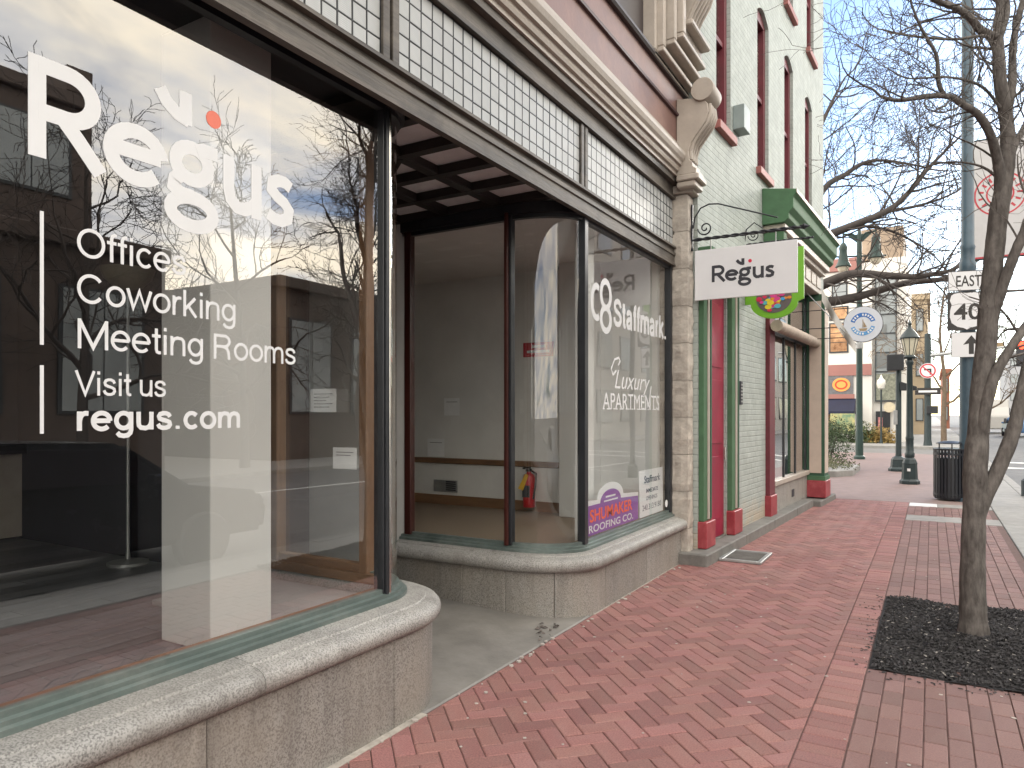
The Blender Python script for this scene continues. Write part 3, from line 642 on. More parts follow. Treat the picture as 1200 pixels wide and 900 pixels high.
# right room
MB().box(-7.1, -7.0, 4.9, 7.5, 0, 3.5).build('room_wall', M_greywall, shop)
pw = MB().box(-7, -2.56, 7.42, 7.50, 0, 3.4).build('room_wall', M_greywall, shop)
MB().box(-7, -4.02, 4.93, 5.0, 0, 3.4).build('room_wall', M_greywall, shop)
MB().box(-7, -2.56, 5.0, 7.42, .38, .44).build('room_floor', mat('pale_floor', (.22, .165, .12), .5), shop)
MB().box(-7, -2.56, 5.0, 7.42, 3.30, 3.36).build('room_ceiling', M_greywall, shop)
MB().box(-7, -3.64, 7.385, 7.42, .965, 1.035).build('chair_rail', M_oakh, pw, bevel=.008)
MB().box(-7, -3.64, 7.40, 7.42, .44, .56).build('skirting', M_oakh, pw)
MB().box(-3.63, -3.22, 7.18, 7.42, .44, 3.3).build('column', M_whitewall, shop, bevel=.004)
MB().box(-2.75, -2.64, 5.75, 5.93, .44, 3.3).build('column', M_whitewall, shop, bevel=.004)
vg = MB().box(-5.56, -5.19, 7.405, 7.42, .18+.42, .33+.42).build('wall_vent', M_metal, pw)
for k in range(5): MB().box(-5.36, -5.21, 7.398, 7.405, .62 + k*.026, .635 + k*.026).build('vent_slot', M_ink, vg)

# things inside and on the glass
def notice(name, label, x0, x1, y, z0, z1, lines, plane='y'):
    t = thing(name, label, 'notice', ((x0+x1)/2, y, z0))
    MB().box(x0, x1, y - .0006, y + .0006, z0, z1).build('sheet', M_paper, t)
    mb = MB(); hh = z1 - z0; ww = x1 - x0
    for k in range(lines): mb.box(x0 + ww*.14, x1 - ww*(.14 + .12*(k % 3)), y - .0014, y - .0008, z1 - hh*(.2 + .14*k) - hh*.035, z1 - hh*(.2 + .14*k))
    mb.build('print', mat('grey_print', (.25, .25, .26), .7), t); return t
notice('paper_notice', 'larger white paper notice taped to the glass inside the left display', -3.36, -3.14, 3.195, 1.61, 1.755, 5)
notice('paper_notice', 'smaller lower white paper taped to the glass inside the left display', -3.165, -2.97, 3.193, 1.265, 1.395, 2)
notice('paper_notice', 'plain white sheet on the grey wall high above the chair rail', -5.395, -5.155, 7.41, 1.58, 1.80, 1)
notice('paper_notice', 'white sheet on the inner wall just at the chair rail', -5.64, -5.37, 7.38, 1.05, 1.28, 1)
rs = thing('red_sign', 'small red rectangular sign on the wall above the fire extinguisher', 'sign', (-4.02, 7.41, 2.28))
MB().box(-4.222, -3.819, 7.405, 7.419, 2.28, 2.45).build('plate', mat('sign_red', (.5, .02, .04), .5), rs)
mb = MB()
for k, (a, b) in enumerate(((-4.1, -3.92), (-4.17, -3.87))): mb.box(a, b, 7.402, 7.405, 2.385 - k*.06, 2.415 - k*.06)
mb.build('print', M_paper, rs)
fe = thing('fire_extinguisher', 'red fire extinguisher with yellow tag hanging on the inner wall', 'extinguisher', (-4.1, 7.33, .5))
MB().lathe([(0, 0), (.07, 0), (.075, .01), (.075, .34), (.06, .38), (.03, .40), (.025, .42), (0, .42)], (-4.1, 7.33, .5), 18).build('cylinder', mat('ext_red', (.48, .012, .02), .3), fe, smooth=40)
MB().box(-4.12, -4.08, 7.28, 7.36, .92, .95).box(-4.115, -4.085, 7.2, 7.34, .955, .975).build('valve', M_black, fe)
MB().tube([(-4.07, 7.33, .93), (-4.0, 7.32, .90), (-4.0, 7.30, .75), (-4.02, 7.29, .6)], .012, 6).build('hose', M_black, fe, smooth=60)
MB().add([(-4.10, 7.245, .90), (-4.20, 7.24, .72), (-4.13, 7.235, .70), (-4.06, 7.245, .88), (-4.10, 7.243, .90), (-4.20, 7.238, .72), (-4.13, 7.233, .70), (-4.06, 7.243, .88)], [(0, 1, 2, 3), (7, 6, 5, 4), (0, 4, 5, 1), (1, 5, 6, 2), (2, 6, 7, 3), (3, 7, 4, 0)]).build('tag', mat('tag_yellow', (.75, .45, .03), .5), fe)
MB().box(-4.15, -4.05, 7.253, 7.256, .62, .76).build('label', M_ink, fe)
lampf = thing('floor_lamp', 'tall floor lamp with bowl shade inside the dark left room', 'lamp', (-5.4, 3.05 - .35, .5))
c = at(150, 330, 5.2)
lampf.location = (c.x, c.y, .5); BASE[lampf.name] = Matrix.Translation((c.x, c.y, .5))
MB().lathe([(0, .5), (.14, .5), (.14, .52), (.02, .54), (.0125, .6), (.0125, c.z - .05), (0, c.z - .05)], (c.x, c.y, 0), 14).build('stand', M_metal, lampf, smooth=40)
MB().lathe([(.03, c.z - .06), (.10, c.z - .04), (.16, c.z + .02), (.185, c.z + .09), (.175, c.z + .09), (.14, c.z + .02), (.0, c.z - .03)], (c.x, c.y, 0), 20).build('lamp_shade', mat('olive_shade', (.22, .21, .15), .5), lampf, smooth=40)

# purple roofing placard and white placard standing in the right window
sh = thing('purple_placard', 'purple arched roofing company placard at the bottom of the right window', 'placard', (-2.475, 6.0, .57))
pts = [(5.35, .57), (6.62, .57), (6.62, .835)] + [(5.93 + .30*math.cos(R(a)), .86 + .13*math.sin(R(a))) for a in range(0, 181, 15)] + [(5.35, .875)]
MB().prism(pts, 'x', -2.482, -2.478).build('board', M_white, sh)
pts2 = [(5.352, .572), (6.61, .572), (6.61, .80)] + [(5.93 + .235*math.cos(R(a)), .825 + .105*math.sin(R(a))) for a in range(0, 181, 15)] + [(5.352, .825)]
MB().prism(pts2, 'x', -2.4775, -2.4755).build('purple_field', mat('placard_purple', (.20, .055, .32), .5, .05), sh)
lettering('SHUMAKER', mat('placard_orange', (.85, .10, .02), .5, .05), sh, (-2.4745, 5.47, .685), YD, ZD, .98, .10, .02)
lettering('ROOFING CO.', M_white, sh, (-2.4745, 5.45, .595), YD, ZD, 1.02, .06, .012)
MB().box(-2.4752, -2.4745, 5.81, 6.03, .86, .875).box(-2.4752, -2.4745, 5.77, 6.09, .825, .838).build('print', M_white, sh)
st = thing('white_placard', 'white job placard leaning in the corner of the right window', 'placard', (-2.49, 7.05, .57))
MB().add([(-2.475, 6.66, .57), (-2.475, 7.36, .57), (-2.50, 7.42, 1.03), (-2.50, 6.70, 1.03), (-2.48, 6.66, .57), (-2.48, 7.36, .57), (-2.505, 7.42, 1.03), (-2.505, 6.70, 1.03)],
         [(0, 1, 2, 3), (7, 6, 5, 4), (0, 4, 5, 1), (1, 5, 6, 2), (2, 6, 7, 3), (3, 7, 4, 0)]).build('board', M_white, st)
M_navy = mat('navy_print', (.05, .07, .12), .6)
up = Vector((-.025, .05, .46)).normalized()
lettering('Staffmark', M_navy, st, (-2.4915, 6.83, .90), YD, up, .48, .07, .01)
lettering('IMMEDIATE', M_navy, st, (-2.4875, 6.87, .80), YD, up, .36, .04, .01)
lettering('OPENINGS', M_navy, st, (-2.484, 6.86, .725), YD, up, .34, .04, .01)
lettering('240.313.9180', M_navy, st, (-2.479, 6.74, .63), YD, up, .56, .055, .004)
mb = MB(); disc(mb, Vector((-2.449, 7.39, .64)), Vector(YD), Vector(ZD), .04, .001); tag(mb.build('round_sticker', M_paper), 'small round white sticker in the lower corner of the right window', 'sticker')
# ------------------------------------------------------------------ painted brick building next door (built in its own frame: x out of the wall, y along it)
B2A = -math.atan(.045)
brk = thing('painted_brick_building', 'pale painted brick building with crimson door, maroon windows and green shop cornice', 'building', (-2.2, 7.7, 0), B2A)
def bb(mb, name, m, parent=None, bevel=0, smooth=None): return mb.build(name, m, parent or brk, bevel=bevel, smooth=smooth, local=True)
# wall with openings: door .30-1.06, shop window 3.30-5.9 ; upper windows
UPW = [(.66, 1.24, 5.02, 7.25), (2.52, 3.16, 5.02, 7.25), (4.18, 4.82, 5.08, 7.28), (5.80, 6.44, 5.12, 7.22), (.66, 1.24, 8.15, 10.2), (2.52, 3.16, 8.15, 10.2), (4.18, 4.82, 8.15, 10.2), (5.95, 6.6, 8.15, 10.2)]
wall = MB()
holes = [(.32, 1.06, .13, 3.05), (3.32, 5.92, .13, 3.72)] + [(a, b, c, d + .12) for a, b, c, d in UPW]
ys = sorted({0, 7.62} | {h[0] for h in holes} | {h[1] for h in holes}); zs = sorted({-.1, 11.0} | {h[2] for h in holes} | {h[3] for h in holes})
for i in range(len(ys)-1):
    z0 = None
    for j in range(len(zs)-1):
        cy, cz = (ys[i]+ys[i+1])/2, (zs[j]+zs[j+1])/2
        solid = not any(h[0] < cy < h[1] and h[2] < cz < h[3] for h in holes)
        if solid and z0 is None: z0 = zs[j]
        if (not solid or j == len(zs)-2) and z0 is not None:
            wall.box(-.3, 0, ys[i], ys[i+1], z0, zs[j+1] if solid else zs[j]); z0 = None
w2 = bb(wall, 'wall', M_wall2)
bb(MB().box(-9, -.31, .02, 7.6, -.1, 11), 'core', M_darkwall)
bb(MB().box(-9.0, -.3, 7.601, 7.62, -.1, 11).box(-9.0, .02, -.001, 7.64, 11.0, 11.15), 'wall', M_wall2)
for a, b, z0, z1 in UPW:
    # frame with segmental arched head
    n = 8; rise = .14; head = [(a + (b-a)*i/n, z1 - .02 + rise * math.sin(math.pi*i/n) * .9) for i in range(n+1)]
    f = bb(MB().box(-.16, -.05, a, a+.09, z0, z1 + .1).box(-.16, -.05, b-.09, b, z0, z1 + .1).box(-.15, -.07, a+.09, b-.09, (z0+z1)/2 - .03, (z0+z1)/2 + .03).box(-.15, -.05, a + .09, b - .09, z1 - .06, z1 + .1).box(-.15, -.06, a+.09, b-.09, z0, z0+.08), 'window', M_maroon)
    bb(MB().box(-.13, -.12, a+.09, b-.09, z0+.08, z1-.06), 'pane', M_glass, f)
    mb = MB()
    for i in range(n): mb.prism([head[i], head[i+1], (head[i+1][0], z1 + .122), (head[i][0], z1 + .122)], 'x', -.05, -.002)
    bb(mb, 'arch_head', M_wall2, f)
    bb(MB().box(-.2, .07, a - .06, b + .06, z0 - .10, z0 - .001), 'window_sill', mat('pink_sill', (.30, .10, .09), .6, .2), f, bevel=.006)
# crimson door bay with green pilasters
dd = bb(MB().box(-.07, -.03, .323, 1.057, .14, 3.045), 'door', M_crimson, bevel=.004)
for z0, z1 in ((.35, 1.1), (1.25, 2.0), (2.15, 2.9)): bb(MB().box(-.03, -.02, .43, .95, z0, z1), 'door_panel', M_crimson, dd, bevel=.004)
bb(MB().tube([(.01, .98, 1.05), (.01, .98, 1.2)], .012, 8), 'handle', M_chrome, dd)
def pilaster(y0, y1, ztop, out=.06):
    p = bb(MB().box(0, out, y0, y1, .42, ztop), 'pilaster', M_green, bevel=.006)
    w_ = y1 - y0
    bb(MB().box(out, out+.012, y0 + w_*.42, y0 + w_*.62, .44, ztop - .02), 'pilaster_stripe', M_cream, p)
    bb(MB().box(out, out+.008, y0 + w_*.8, y0 + w_*.95, .44, ztop - .02), 'pilaster_stripe', M_greend, p)
    bb(MB().box(-.01, out+.04, y0 - .03, y1 + .02, .13, .42), 'plinth', M_pinkred, p, bevel=.008)
pilaster(.03, .30, 3.1); pilaster(1.10, 1.40, 3.1)
bb(MB().box(0, .10, .0, 1.46, 3.1, 3.34).box(0, .16, -.0, 1.5, 3.341, 3.42), 'door_hood', M_green, bevel=.01)
bb(MB().box(-.26, .0, .322, 1.058, .02, .135), 'threshold', M_stonestep)
bb(MB().box(.002, .02, 1.62, 1.72, 1.72, 2.02), 'intercom_plate', M_ink, bevel=.003)
for k in range(6): bb(MB().box(.02, .024, 1.63, 1.71, 1.75 + k*.043, 1.77 + k*.043), 'name_strip', M_metal)
# shop front
bb(MB().box(-.02, .06, 2.98, 3.30, .42, 3.75), 'post', M_maroon, bevel=.006); bb(MB().box(-.02, .085, 2.95, 3.33, .12, .42), 'plinth', M_pinkred, bevel=.008)
bk = bb(MB().box(-.12, .02, 3.335, 5.90, .10, .52), 'shop_bulkhead', M_granite_dark, bevel=.006)
bb(MB().box(.0205, .026, 4.62, 4.80, .24, .36), 'vent_slot', M_ink, bk)
bb(MB().box(-.12, .06, 3.335, 5.90, .52, .60), 'shop_sill', M_cream, bevel=.008)
fw = MB()
for y in (3.36, 3.42): pass
fw.box(-.10, .0, 3.335, 3.40, .60, 3.70)
bb(fw, 'frame_post', M_cream)
sw = bb(MB().box(-.05, .006, 4.13, 4.19, .60, 2.80).box(-.05, .006, 4.99, 5.05, .60, 2.80).box(-.05, .006, 5.84, 5.90, .60, 3.7).box(-.05, .01, 3.40, 5.84, 2.80, 2.92), 'shop_window', M_black)
M_glass3 = glass('shop_glass', .5, .5, (.7, .74, .74), .02, 1.2)
for a, b in ((3.40, 4.13), (4.19, 4.99), (5.05, 5.84)): bb(MB().box(-.016, -.008, a, b, .60, 2.80), 'pane', M_glass3, sw)
bb(MB().box(-.016, -.008, 3.40, 5.84, 2.92, 3.70), 'pane', M_glass3, sw)
# rolled awning with its arms
aw = bb(MB().tube([(.16, 2.95, 2.86), (.16, 5.95, 2.86)], .085, 14), 'rolled_awning', mat('awning_canvas', (.40, .33, .27), .8, .25, 8, .3, 30), smooth=50)
for y in (3.1, 4.5, 5.8): bb(MB().tube([(.0, y, 2.95), (.1, y, 2.86)], .012, 6), 'awning_arm', M_iron, aw)
# projecting pier at the far end
pr_ = bb(MB().box(0, .30, 5.92, 6.32, .45, 3.72), 'pier', M_greend, bevel=.005)
bb(MB().box(.05, .25, 5.908, 5.92, .55, 3.6), 'pier_panel', mat('pier_cream', (.55, .45, .38), .5, .08), pr_, bevel=.003)
bb(MB().box(.30, .305, 5.96, 6.28, .55, 3.6), 'pier_panel', MATS['pier_cream'], pr_)
bb(MB().box(-.01, .32, 5.88, 6.36, .42, .50), 'pier_band', M_green, pr_, bevel=.005)
bb(MB().box(-.02, .33, 5.87, 6.37, .12, .42), 'plinth', M_pinkred, pr_, bevel=.008)
# entablature and green crown
en = bb(MB().box(0, .22, 2.9, 6.4, 3.72, 3.80).box(0, .17, 2.92, 6.38, 3.801, 4.10).box(0, .24, 2.88, 6.42, 4.101, 4.18).box(0, .30, 2.84, 6.46, 4.181, 4.28), 'entablature', M_cream, bevel=.008)
for k in range(7): bb(MB().box(.17, .185, 3.02 + k*.48, 3.40 + k*.48, 3.85, 4.05), 'entablature_panel', M_cream, en, bevel=.006)
bb(MB().prism([(0, 4.281), (.30, 4.281), (.36, 4.33), (.36, 4.40), (.42, 4.47), (.42, 4.62), (.46, 4.66), (.46, 4.72), (0, 4.80)], 'y', 2.78, 6.5), 'cornice', M_green, bevel=.006)
bb(MB().box(.461, .472, 2.77, 6.51, 4.665, 4.715), 'cornice_edge', M_cream)
bb(MB().box(0, .28, 2.86, 3.06, 3.9, 4.28), 'cornice_bracket', M_green, bevel=.01)
# small wall things on the brick
bx_ = bb(MB().box(0, .14, 1.34, 1.62, 5.15, 5.45), 'service_box', mat('grey_box', (.24, .29, .29), .5), bevel=.006)
# stone step along the front
sp_ = MB().prism([(-2.30, 7.42), (-1.98, 7.40), (-1.62, 14.55), (-2.30, 14.55)], 'z', -.05, .125)
steps = []
for k, (y0, y1) in enumerate(((7.40, 8.95), (8.95, 10.4), (10.4, 11.9), (11.9, 13.2), (13.2, 14.6))):
    x0 = -2.02 + .045*(y0-7.4); x1 = -2.02 + .045*(y1-7.4)
    if k == 4: x0 += .12; x1 += .14
    o_ = MB().prism([(-2.36, y0 + .003), (x0, y0 + .003), (x1, y1 - .003), (-2.36, y1 - .003)], 'z', -.05, .125 if k < 4 else .10).build('step_stone', M_stonestep, brk, bevel=.012)
# wall-mounted hatch in the pavement beside the step
gt = thing('pavement_grate', 'flat metal grate in the brick pavement beside the stone step', 'grate', (-1.8, 8.1, 0))
MB().box(-2.0, -1.955, 7.80, 8.42, .002, .03).box(-1.60, -1.555, 7.80, 8.42, .002, .03).box(-1.955, -1.60, 7.80, 7.845, .002, .03).box(-1.955, -1.60, 8.375, 8.42, .002, .03).build('frame', M_metal, gt, bevel=.004)
MB().box(-1.955, -1.60, 7.845, 8.375, .001, .006).build('well', M_ink, gt)
for k in range(11): MB().box(-1.955, -1.60, 7.87 + k*.046, 7.887 + k*.046, .007, .022).build('bar', M_stonestep, gt)

# ------------------------------------------------------------------ hanging signs
hs_ = thing('hanging_sign', 'white hanging office sign on a twisted wrought iron bracket', 'sign', (-2.24, 7.6, 2.82))
MB().box(-2.20, -1.16, 7.59, 7.612, 2.82, 3.355).build('board', M_sign, hs_, bevel=.003)
M_sdot = mat('sign_dot', (.60, .01, .05), .4, .05)
word_logo(hs_, M_ink, M_sdot, (-2.02, 7.5888, 3.0), (1, 0, 0), (0, 0, 1), .175, .64, w=.175)
word_logo(hs_, M_ink, M_sdot, (-1.37, 7.6132, 3.0), (-1, 0, 0), (0, 0, 1), .175, .64, w=.175)
def twisted(mb, x0, x1, y, z, r, n=40):
    for ph in (0, math.pi):
        mb.tube([(x0 + (x1-x0)*i/n, y + .45*r*math.cos(ph + i*.9), z + .45*r*math.sin(ph + i*.9)) for i in range(n+1)], r*.62, 6)
def scroll(mb, x, y, z, s, r):
    pts = [(x + s*(.5 + (.5 - .42*t) * math.cos(math.pi + t*9.5)), y, z + s*(.5 + (.5 - .42*t) * math.sin(math.pi + t*9.5))) for t in [i/26 for i in range(27)]]
    mb.tube(pts, r, 6)
br = MB(); twisted(br, -2.22, -1.12, 7.6, 3.475, .02); bro = br.build('bracket_bar', M_iron, hs_, smooth=60)
MB().lathe([(0, -1.13), (.022, -1.12), (.03, -1.095), (.012, -1.07), (0, -1.04)], (0, 7.6, 3.475), 10, 'x').build('finial', M_iron, bro, smooth=50)
MB().box(-2.243, -2.222, 7.585, 7.615, 3.36, 3.86).build('wall_plate', M_iron, hs_, bevel=.003)
mb = MB(); mb.tube([(-2.22, 7.6, 3.60), (-2.20, 7.6, 3.72), (-2.14, 7.6, 3.81), (-2.05, 7.6, 3.84), (-1.95, 7.6, 3.83), (-1.35, 7.6, 3.60)], .008, 6); scroll(mb, -2.17, 7.6, 3.51, .16, .008)
mb.build('bracket_scroll', M_iron, hs_, smooth=60)
for x in (-2.03, -1.37): MB().tube([(x, 7.6, 3.46), (x, 7.6, 3.33)], .006, 6).build('hook', M_metal, hs_)

ca = thing('candy_sign', 'lime green hanging sign with round bottom and bright candy picture', 'sign', (-2.05, 9.6, 2.83))
M_lime = mat('lime_paint', (.16, .42, .02), .45, .08)
sx0, sx1, zc = -2.04, -1.46, 3.10
poly = [(sx1 + .07, 3.72), (sx0 - .07, 3.72), (sx0 - .07, 3.03), (sx0, 3.03)] + [(-1.75 + .29*math.cos(R(a)), 3.03 + .25*math.sin(R(a))*.8) for a in range(190, 351, 10)] + [(sx1, 3.03), (sx1 + .07, 3.06)]
MB().prism(poly, 'y', 9.58, 9.62).build('board', M_lime, ca)
rng = random.Random(9); cols = [(.6, .02, .08), (.05, .35, .7), (.75, .6, .03), (.65, .05, .25), (.1, .45, .5), (.7, .25, .03)]
pic = MB().prism([(-1.75 + .22*math.cos(R(a)), 3.09 + .19*math.sin(R(a))) for a in range(0, 360, 15)], 'y', 9.575, 9.5795).build('picture', mat('candy_dark', (.12, .10, .10), .5), ca)
for k in range(46):
    a, r = rng.uniform(0, 6.28), math.sqrt(rng.random()) * .19
    mb = MB(); cx, cz, rr = -1.75 + r*math.cos(a), 3.09 + r*.85*math.sin(a), rng.uniform(.025, .05)
    disc(mb, Vector((cx, 9.5745 - k*.00025, cz)), Vector((1, 0, 0)), Vector((0, 0, 1)), rr, .0006, 10, rr*.7)
    ci = k % 6; mb.build('sweet', mat('candy_%d' % ci, cols[ci], .4, .05), pic)
mb = MB(); twisted(mb, -2.10, -1.28, 9.6, 3.82, .018); mb.tube([(-2.12, 9.6, 3.86), (-2.10, 9.6, 4.02), (-2.0, 9.6, 4.10), (-1.9, 9.6, 4.02)], .008, 6); scroll(mb, -2.08, 9.6, 3.86, .15, .007)
mb.tube([(-1.95, 9.6, 3.82), (-1.95, 9.6, 3.71)], .006, 6); mb.tube([(-1.5, 9.6, 3.82), (-1.5, 9.6, 3.71)], .006, 6)
mb.build('bracket', M_iron, ca, smooth=60)

ro = thing('round_sign', 'round pale sign with blue ring and sailing boat by the green pier', 'sign', (-1.0, 13.3, 2.8))
X1 = Vector((1, 0, 0)); Z1 = Vector((0, 0, 1)); cc = Vector((-1.0, 13.3, 3.11))
mb = MB(); disc(mb, cc, X1, Z1, .295, -.02, 40); mb.build('board', mat('sign_pale', (.66, .70, .78), .4, .04), ro)
mb = MB(); disc(mb, cc + Vector((0, .024, 0)), X1, Z1, .305, -.02, 40); mb.build('rim', M_iron, ro)
M_blue = mat('sign_blue', (.03, .16, .50), .4, .1); M_blue2 = mat('sign_light_blue', (.10, .33, .66), .4, .1)
mb = MB(); ribbon(mb, arc(0, 0, .16, .16, 15, 165, 20), .07, cc + Vector((0, -.002, 0)), X1, Z1, X1.cross(Z1), 1, 1); mb.build('ring', M_blue, ro)
mb = MB(); ribbon(mb, arc(0, 0, .16, .16, 195, 345, 20), .06, cc + Vector((0, -.002, 0)), X1, Z1, X1.cross(Z1), 1, 1); mb.build('ring', M_blue2, ro)
mb = MB()
for k in range(9):
    a = 28 + k * 15.5
    if k == 5: continue
    for a_ in (a, a + 180):
        p = cc + Vector((.16*math.cos(R(a_)), -.0045, .16*math.sin(R(a_)))); t = Vector((-math.sin(R(a_)), 0, math.cos(R(a_)))); q = Vector((math.cos(R(a_)), 0, math.sin(R(a_))))
        mb.add([p + t*.012 + q*.017, p - t*.012 + q*.017, p - t*.012 - q*.017, p + t*.012 - q*.017], [(0, 1, 2, 3)])
tag(mb.build('ring_print', M_paper, ro), kind='stuff')
mb = MB(); mb.prism([(-1.06, 3.04), (-.93, 3.04), (-.95, 3.0), (-1.04, 3.0)], 'y', 13.294, 13.297).prism([(-1.005, 3.05), (-.995, 3.05), (-.995, 3.19), (-1.005, 3.19)], 'y', 13.294, 13.297).prism([(-.99, 3.06), (-.94, 3.06), (-.99, 3.16)], 'y', 13.294, 13.297)
mb.build('boat', mat('boat_tan', (.35, .26, .16), .5), ro)
mb = MB()
for zz, xe in ((3.40, -.95), (3.085, -1.28), (2.905, -1.25)): mb.tube([(-1.98, 13.35, zz), (xe, 13.33, zz)], .008, 6)
mb.tube([(-1.0, 13.33, 3.4), (-1.0, 13.33, 3.38)], .006, 6); mb.build('bracket', M_iron, ro, smooth=60)
pn = thing('white_banner', 'narrow white slanting banner hung beside the round sign', 'banner', (-1.5, 12.9, 2.8))
a_, b_ = Vector(at(963, 345, 12.0)), Vector(at(1003, 408, 11.6)); d = (b_ - a_); q = Vector((.0, 0, .11))
mb = MB(); n = 10; vs = []
for i in range(n+1):
    p = a_ + d*i/n + Vector((0, .025*math.sin(i*1.3), -.05*math.sin(math.pi*i/n)))
    for s_ in (-1, 1):
        for t_ in (0, .004): vs.append(p + q*s_*(1.0 - .3*i/n) + Vector((0, t_, 0)))
fs = []
for i in range(n):
    a, b = i*4, (i+1)*4; fs += [(a, b, b+2, a+2), (a+1, a+3, b+3, b+1), (a, a+1, b+1, b), (a+2, b+2, b+3, a+3)]
fs += [(0, 2, 3, 1), (n*4, n*4+1, n*4+3, n*4+2)]
mb.add(vs, fs); mb.build('cloth', mat('banner_cloth', (.66, .65, .62), .8, .08), pn, smooth=60)
MB().tube([a_ + Vector((-.25, .1, .06)), b_ + Vector((0.01, .01, .06))], .008, 6).build('staff', M_metal, pn)

# ------------------------------------------------------------------ pavement
ground = tag(MB().box(-600, 600, -300, 900, -.6, -.16).build('ground', M_road), kind='structure')
road = tag(MB().box(1.70, 11.0, -60, 33, -.159, -.12).build('road', M_road), kind='structure')
tag(MB().box(1.70, 11.0, 40.0, 400, -.159, -.119).build('far_road', M_road), kind='structure')
tag(MB().box(-80, 120, 33.0, 40.0, -.159, -.118).build('cross_street', M_road), kind='structure')
kb = MB()
side = MB().prism([(-2.7, -12), (.874, -12), (.874, 14.7), (-2.7, 14.7)], 'z', -.16, -.009).build('sidewalk', M_sand); tag(side, kind='structure')
cs = tag(MB().box(.882, 1.50, -12, 31.5, -.16, .0).build('kerb_strip', M_conc, bevel=.008), kind='structure')
for k in range(12):
    y0 = -6 + k*3.1
    tag(MB().box(1.504, 1.70, y0 + .004, y0 + 3.096, -.16, .0).build('kerb_stone', M_conc, cs, bevel=.015))
tag(MB().prism([(-30, 14.702), (.874, 14.702), (.874, 32.0), (-.6, 32.8), (-30, 32.8)], 'z', -.16, -.001).build('corner_plaza', M_plaza, bevel=.01), kind='structure')
tag(MB().box(11.0, 40, -60, 32.5, -.159, .0).build('far_pavement', M_conc, bevel=.01), kind='structure')
tag(MB().box(-80, 1.69, 40.0, 400, -.159, .01).build('far_corner_pavement', M_conc, bevel=.01), kind='structure')
tag(MB().box(11.01, 120, 40.0, 400, -.159, .01).build('far_side_pavement', M_conc, bevel=.01), kind='structure')
tag(MB().box(-2.352, -2.308, -3, 3.02, -.02, .003).box(-2.345, -2.312, 5.2, 7.42, -.02, .003).build('mortar_strip', M_mortar), kind='structure')
# painted lines on the road
for k, (x0, x1, y0, y1) in enumerate(((1.9, 10.8, 30.2, 30.65), (1.9, 10.8, 27.2, 27.65), (4.4, 4.52, 4, 8), (4.4, 4.52, 12, 16), (4.4, 4.52, 20, 24), (7.4, 7.52, -2, 26), (1.9, 4.1, 13.9, 14.0), (1.9, 4.1, 19.9, 20.0))):
    MB().box(x0, x1, y0, y1, -.1195, -.116).build('road_line', M_paint, road)

# bricks
CAND = []
def chamfer_brick(L_, W_):
    mb = MB(); l, w = L_/2, W_/2; c = .005
    mb.add([(-l, -w, -.03), (l, -w, -.03), (l, w, -.03), (-l, w, -.03), (-l, -w, -.004), (l, -w, -.004), (l, w, -.004), (-l, w, -.004),
            (-l+c, -w+c, 0), (l-c, -w+c, 0), (l-c, w-c, 0), (-l+c, w-c, 0)],
           [(0,1,5,4), (1,2,6,5), (2,3,7,6), (3,0,4,7), (4,5,9,8), (5,6,10,9), (6,7,11,10), (7,4,8,11), (8,9,10,11)])
    return mb
def clip(poly, a, b, c):   # keep a*x+b*y<=c
    out = []
    for i in range(len(poly)):
        p, q = poly[i], poly[(i+1) % len(poly)]; dp, dq = a*p[0]+b*p[1]-c, a*q[0]+b*q[1]-c
        if dp <= 0: out.append(p)
        if dp * dq < 0: t = dp/(dp-dq); out.append((p[0]+(q[0]-p[0])*t, p[1]+(q[1]-p[1])*t))
    return out
def area(p): return abs(sum(p[i][0]*p[(i+1) % len(p)][1] - p[(i+1) % len(p)][0]*p[i][1] for i in range(len(p)))) / 2
def rect(cx, cy, ang, l, w):
    c, s = math.cos(ang), math.sin(ang)
    return [(cx + c*a - s*b, cy + s*a + c*b) for a, b in ((-l/2, -w/2), (l/2, -w/2), (l/2, w/2), (-l/2, w/2))]
BL, BW, GAP = .208, .104, .0042
XB0, XB1, YB0, YB1 = -2.318, -.565, .8, 14.68
U = BW; s2 = math.sqrt(.5)
for i in range(-30, 210):
    for j in range(-150, 150):
        m = (i - j) % 4
        if m == 0: ca_, cb_, an = i + 1, j + .5, 0
        elif m == 3: ca_, cb_, an = i + .5, j + 1, math.pi/2
        else: continue
        X, Y = (ca_ - cb_) * U * s2 - 1.5, (ca_ + cb_) * U * s2
        if XB0 - .15 < X < XB1 + .15 and YB0 < Y < YB1 + .1: CAND.append((X, Y, an + math.pi/4, BL - GAP, BW - GAP, (XB0, XB1), 0))
y = YB0
while y < YB1: CAND.append((-.457, y + BW/2, 0, BL - GAP, BW - GAP, None, 0)); y += BW
PIT = (-.345, 1.0, 4.98, 7.02)
x = -.349 + BW/2; c_ = 0
while x < .874 - BW/2 + .02:
    y = YB0 - (c_ % 2) * BL/2 + random.Random(c_).uniform(-.02, .02)
    while y < YB1:
        yc = y + BL/2
        inpit = PIT[2] - .01 < yc + BL/2 and yc - BL/2 < PIT[3] + .01
        if 12.28 < yc < 12.92 or 14.2 < yc: pass
        elif not inpit: CAND.append((x, yc, math.pi/2, BL - GAP, BW - GAP, None, 1))
        else:
            lo, hi = yc - BL/2, yc + BL/2
            if lo < PIT[2] and PIT[2] - lo > .05: CAND.append((x, (lo + PIT[2])/2, math.pi/2, PIT[2] - lo - GAP, BW - GAP, None, 1))
            if hi > PIT[3] and hi - PIT[3] > .05: CAND.append((x, (hi + PIT[3])/2, math.pi/2, hi - PIT[3] - GAP, BW - GAP, None, 1))
        y += BL
    x += BW; c_ += 1
full = []; rest = []
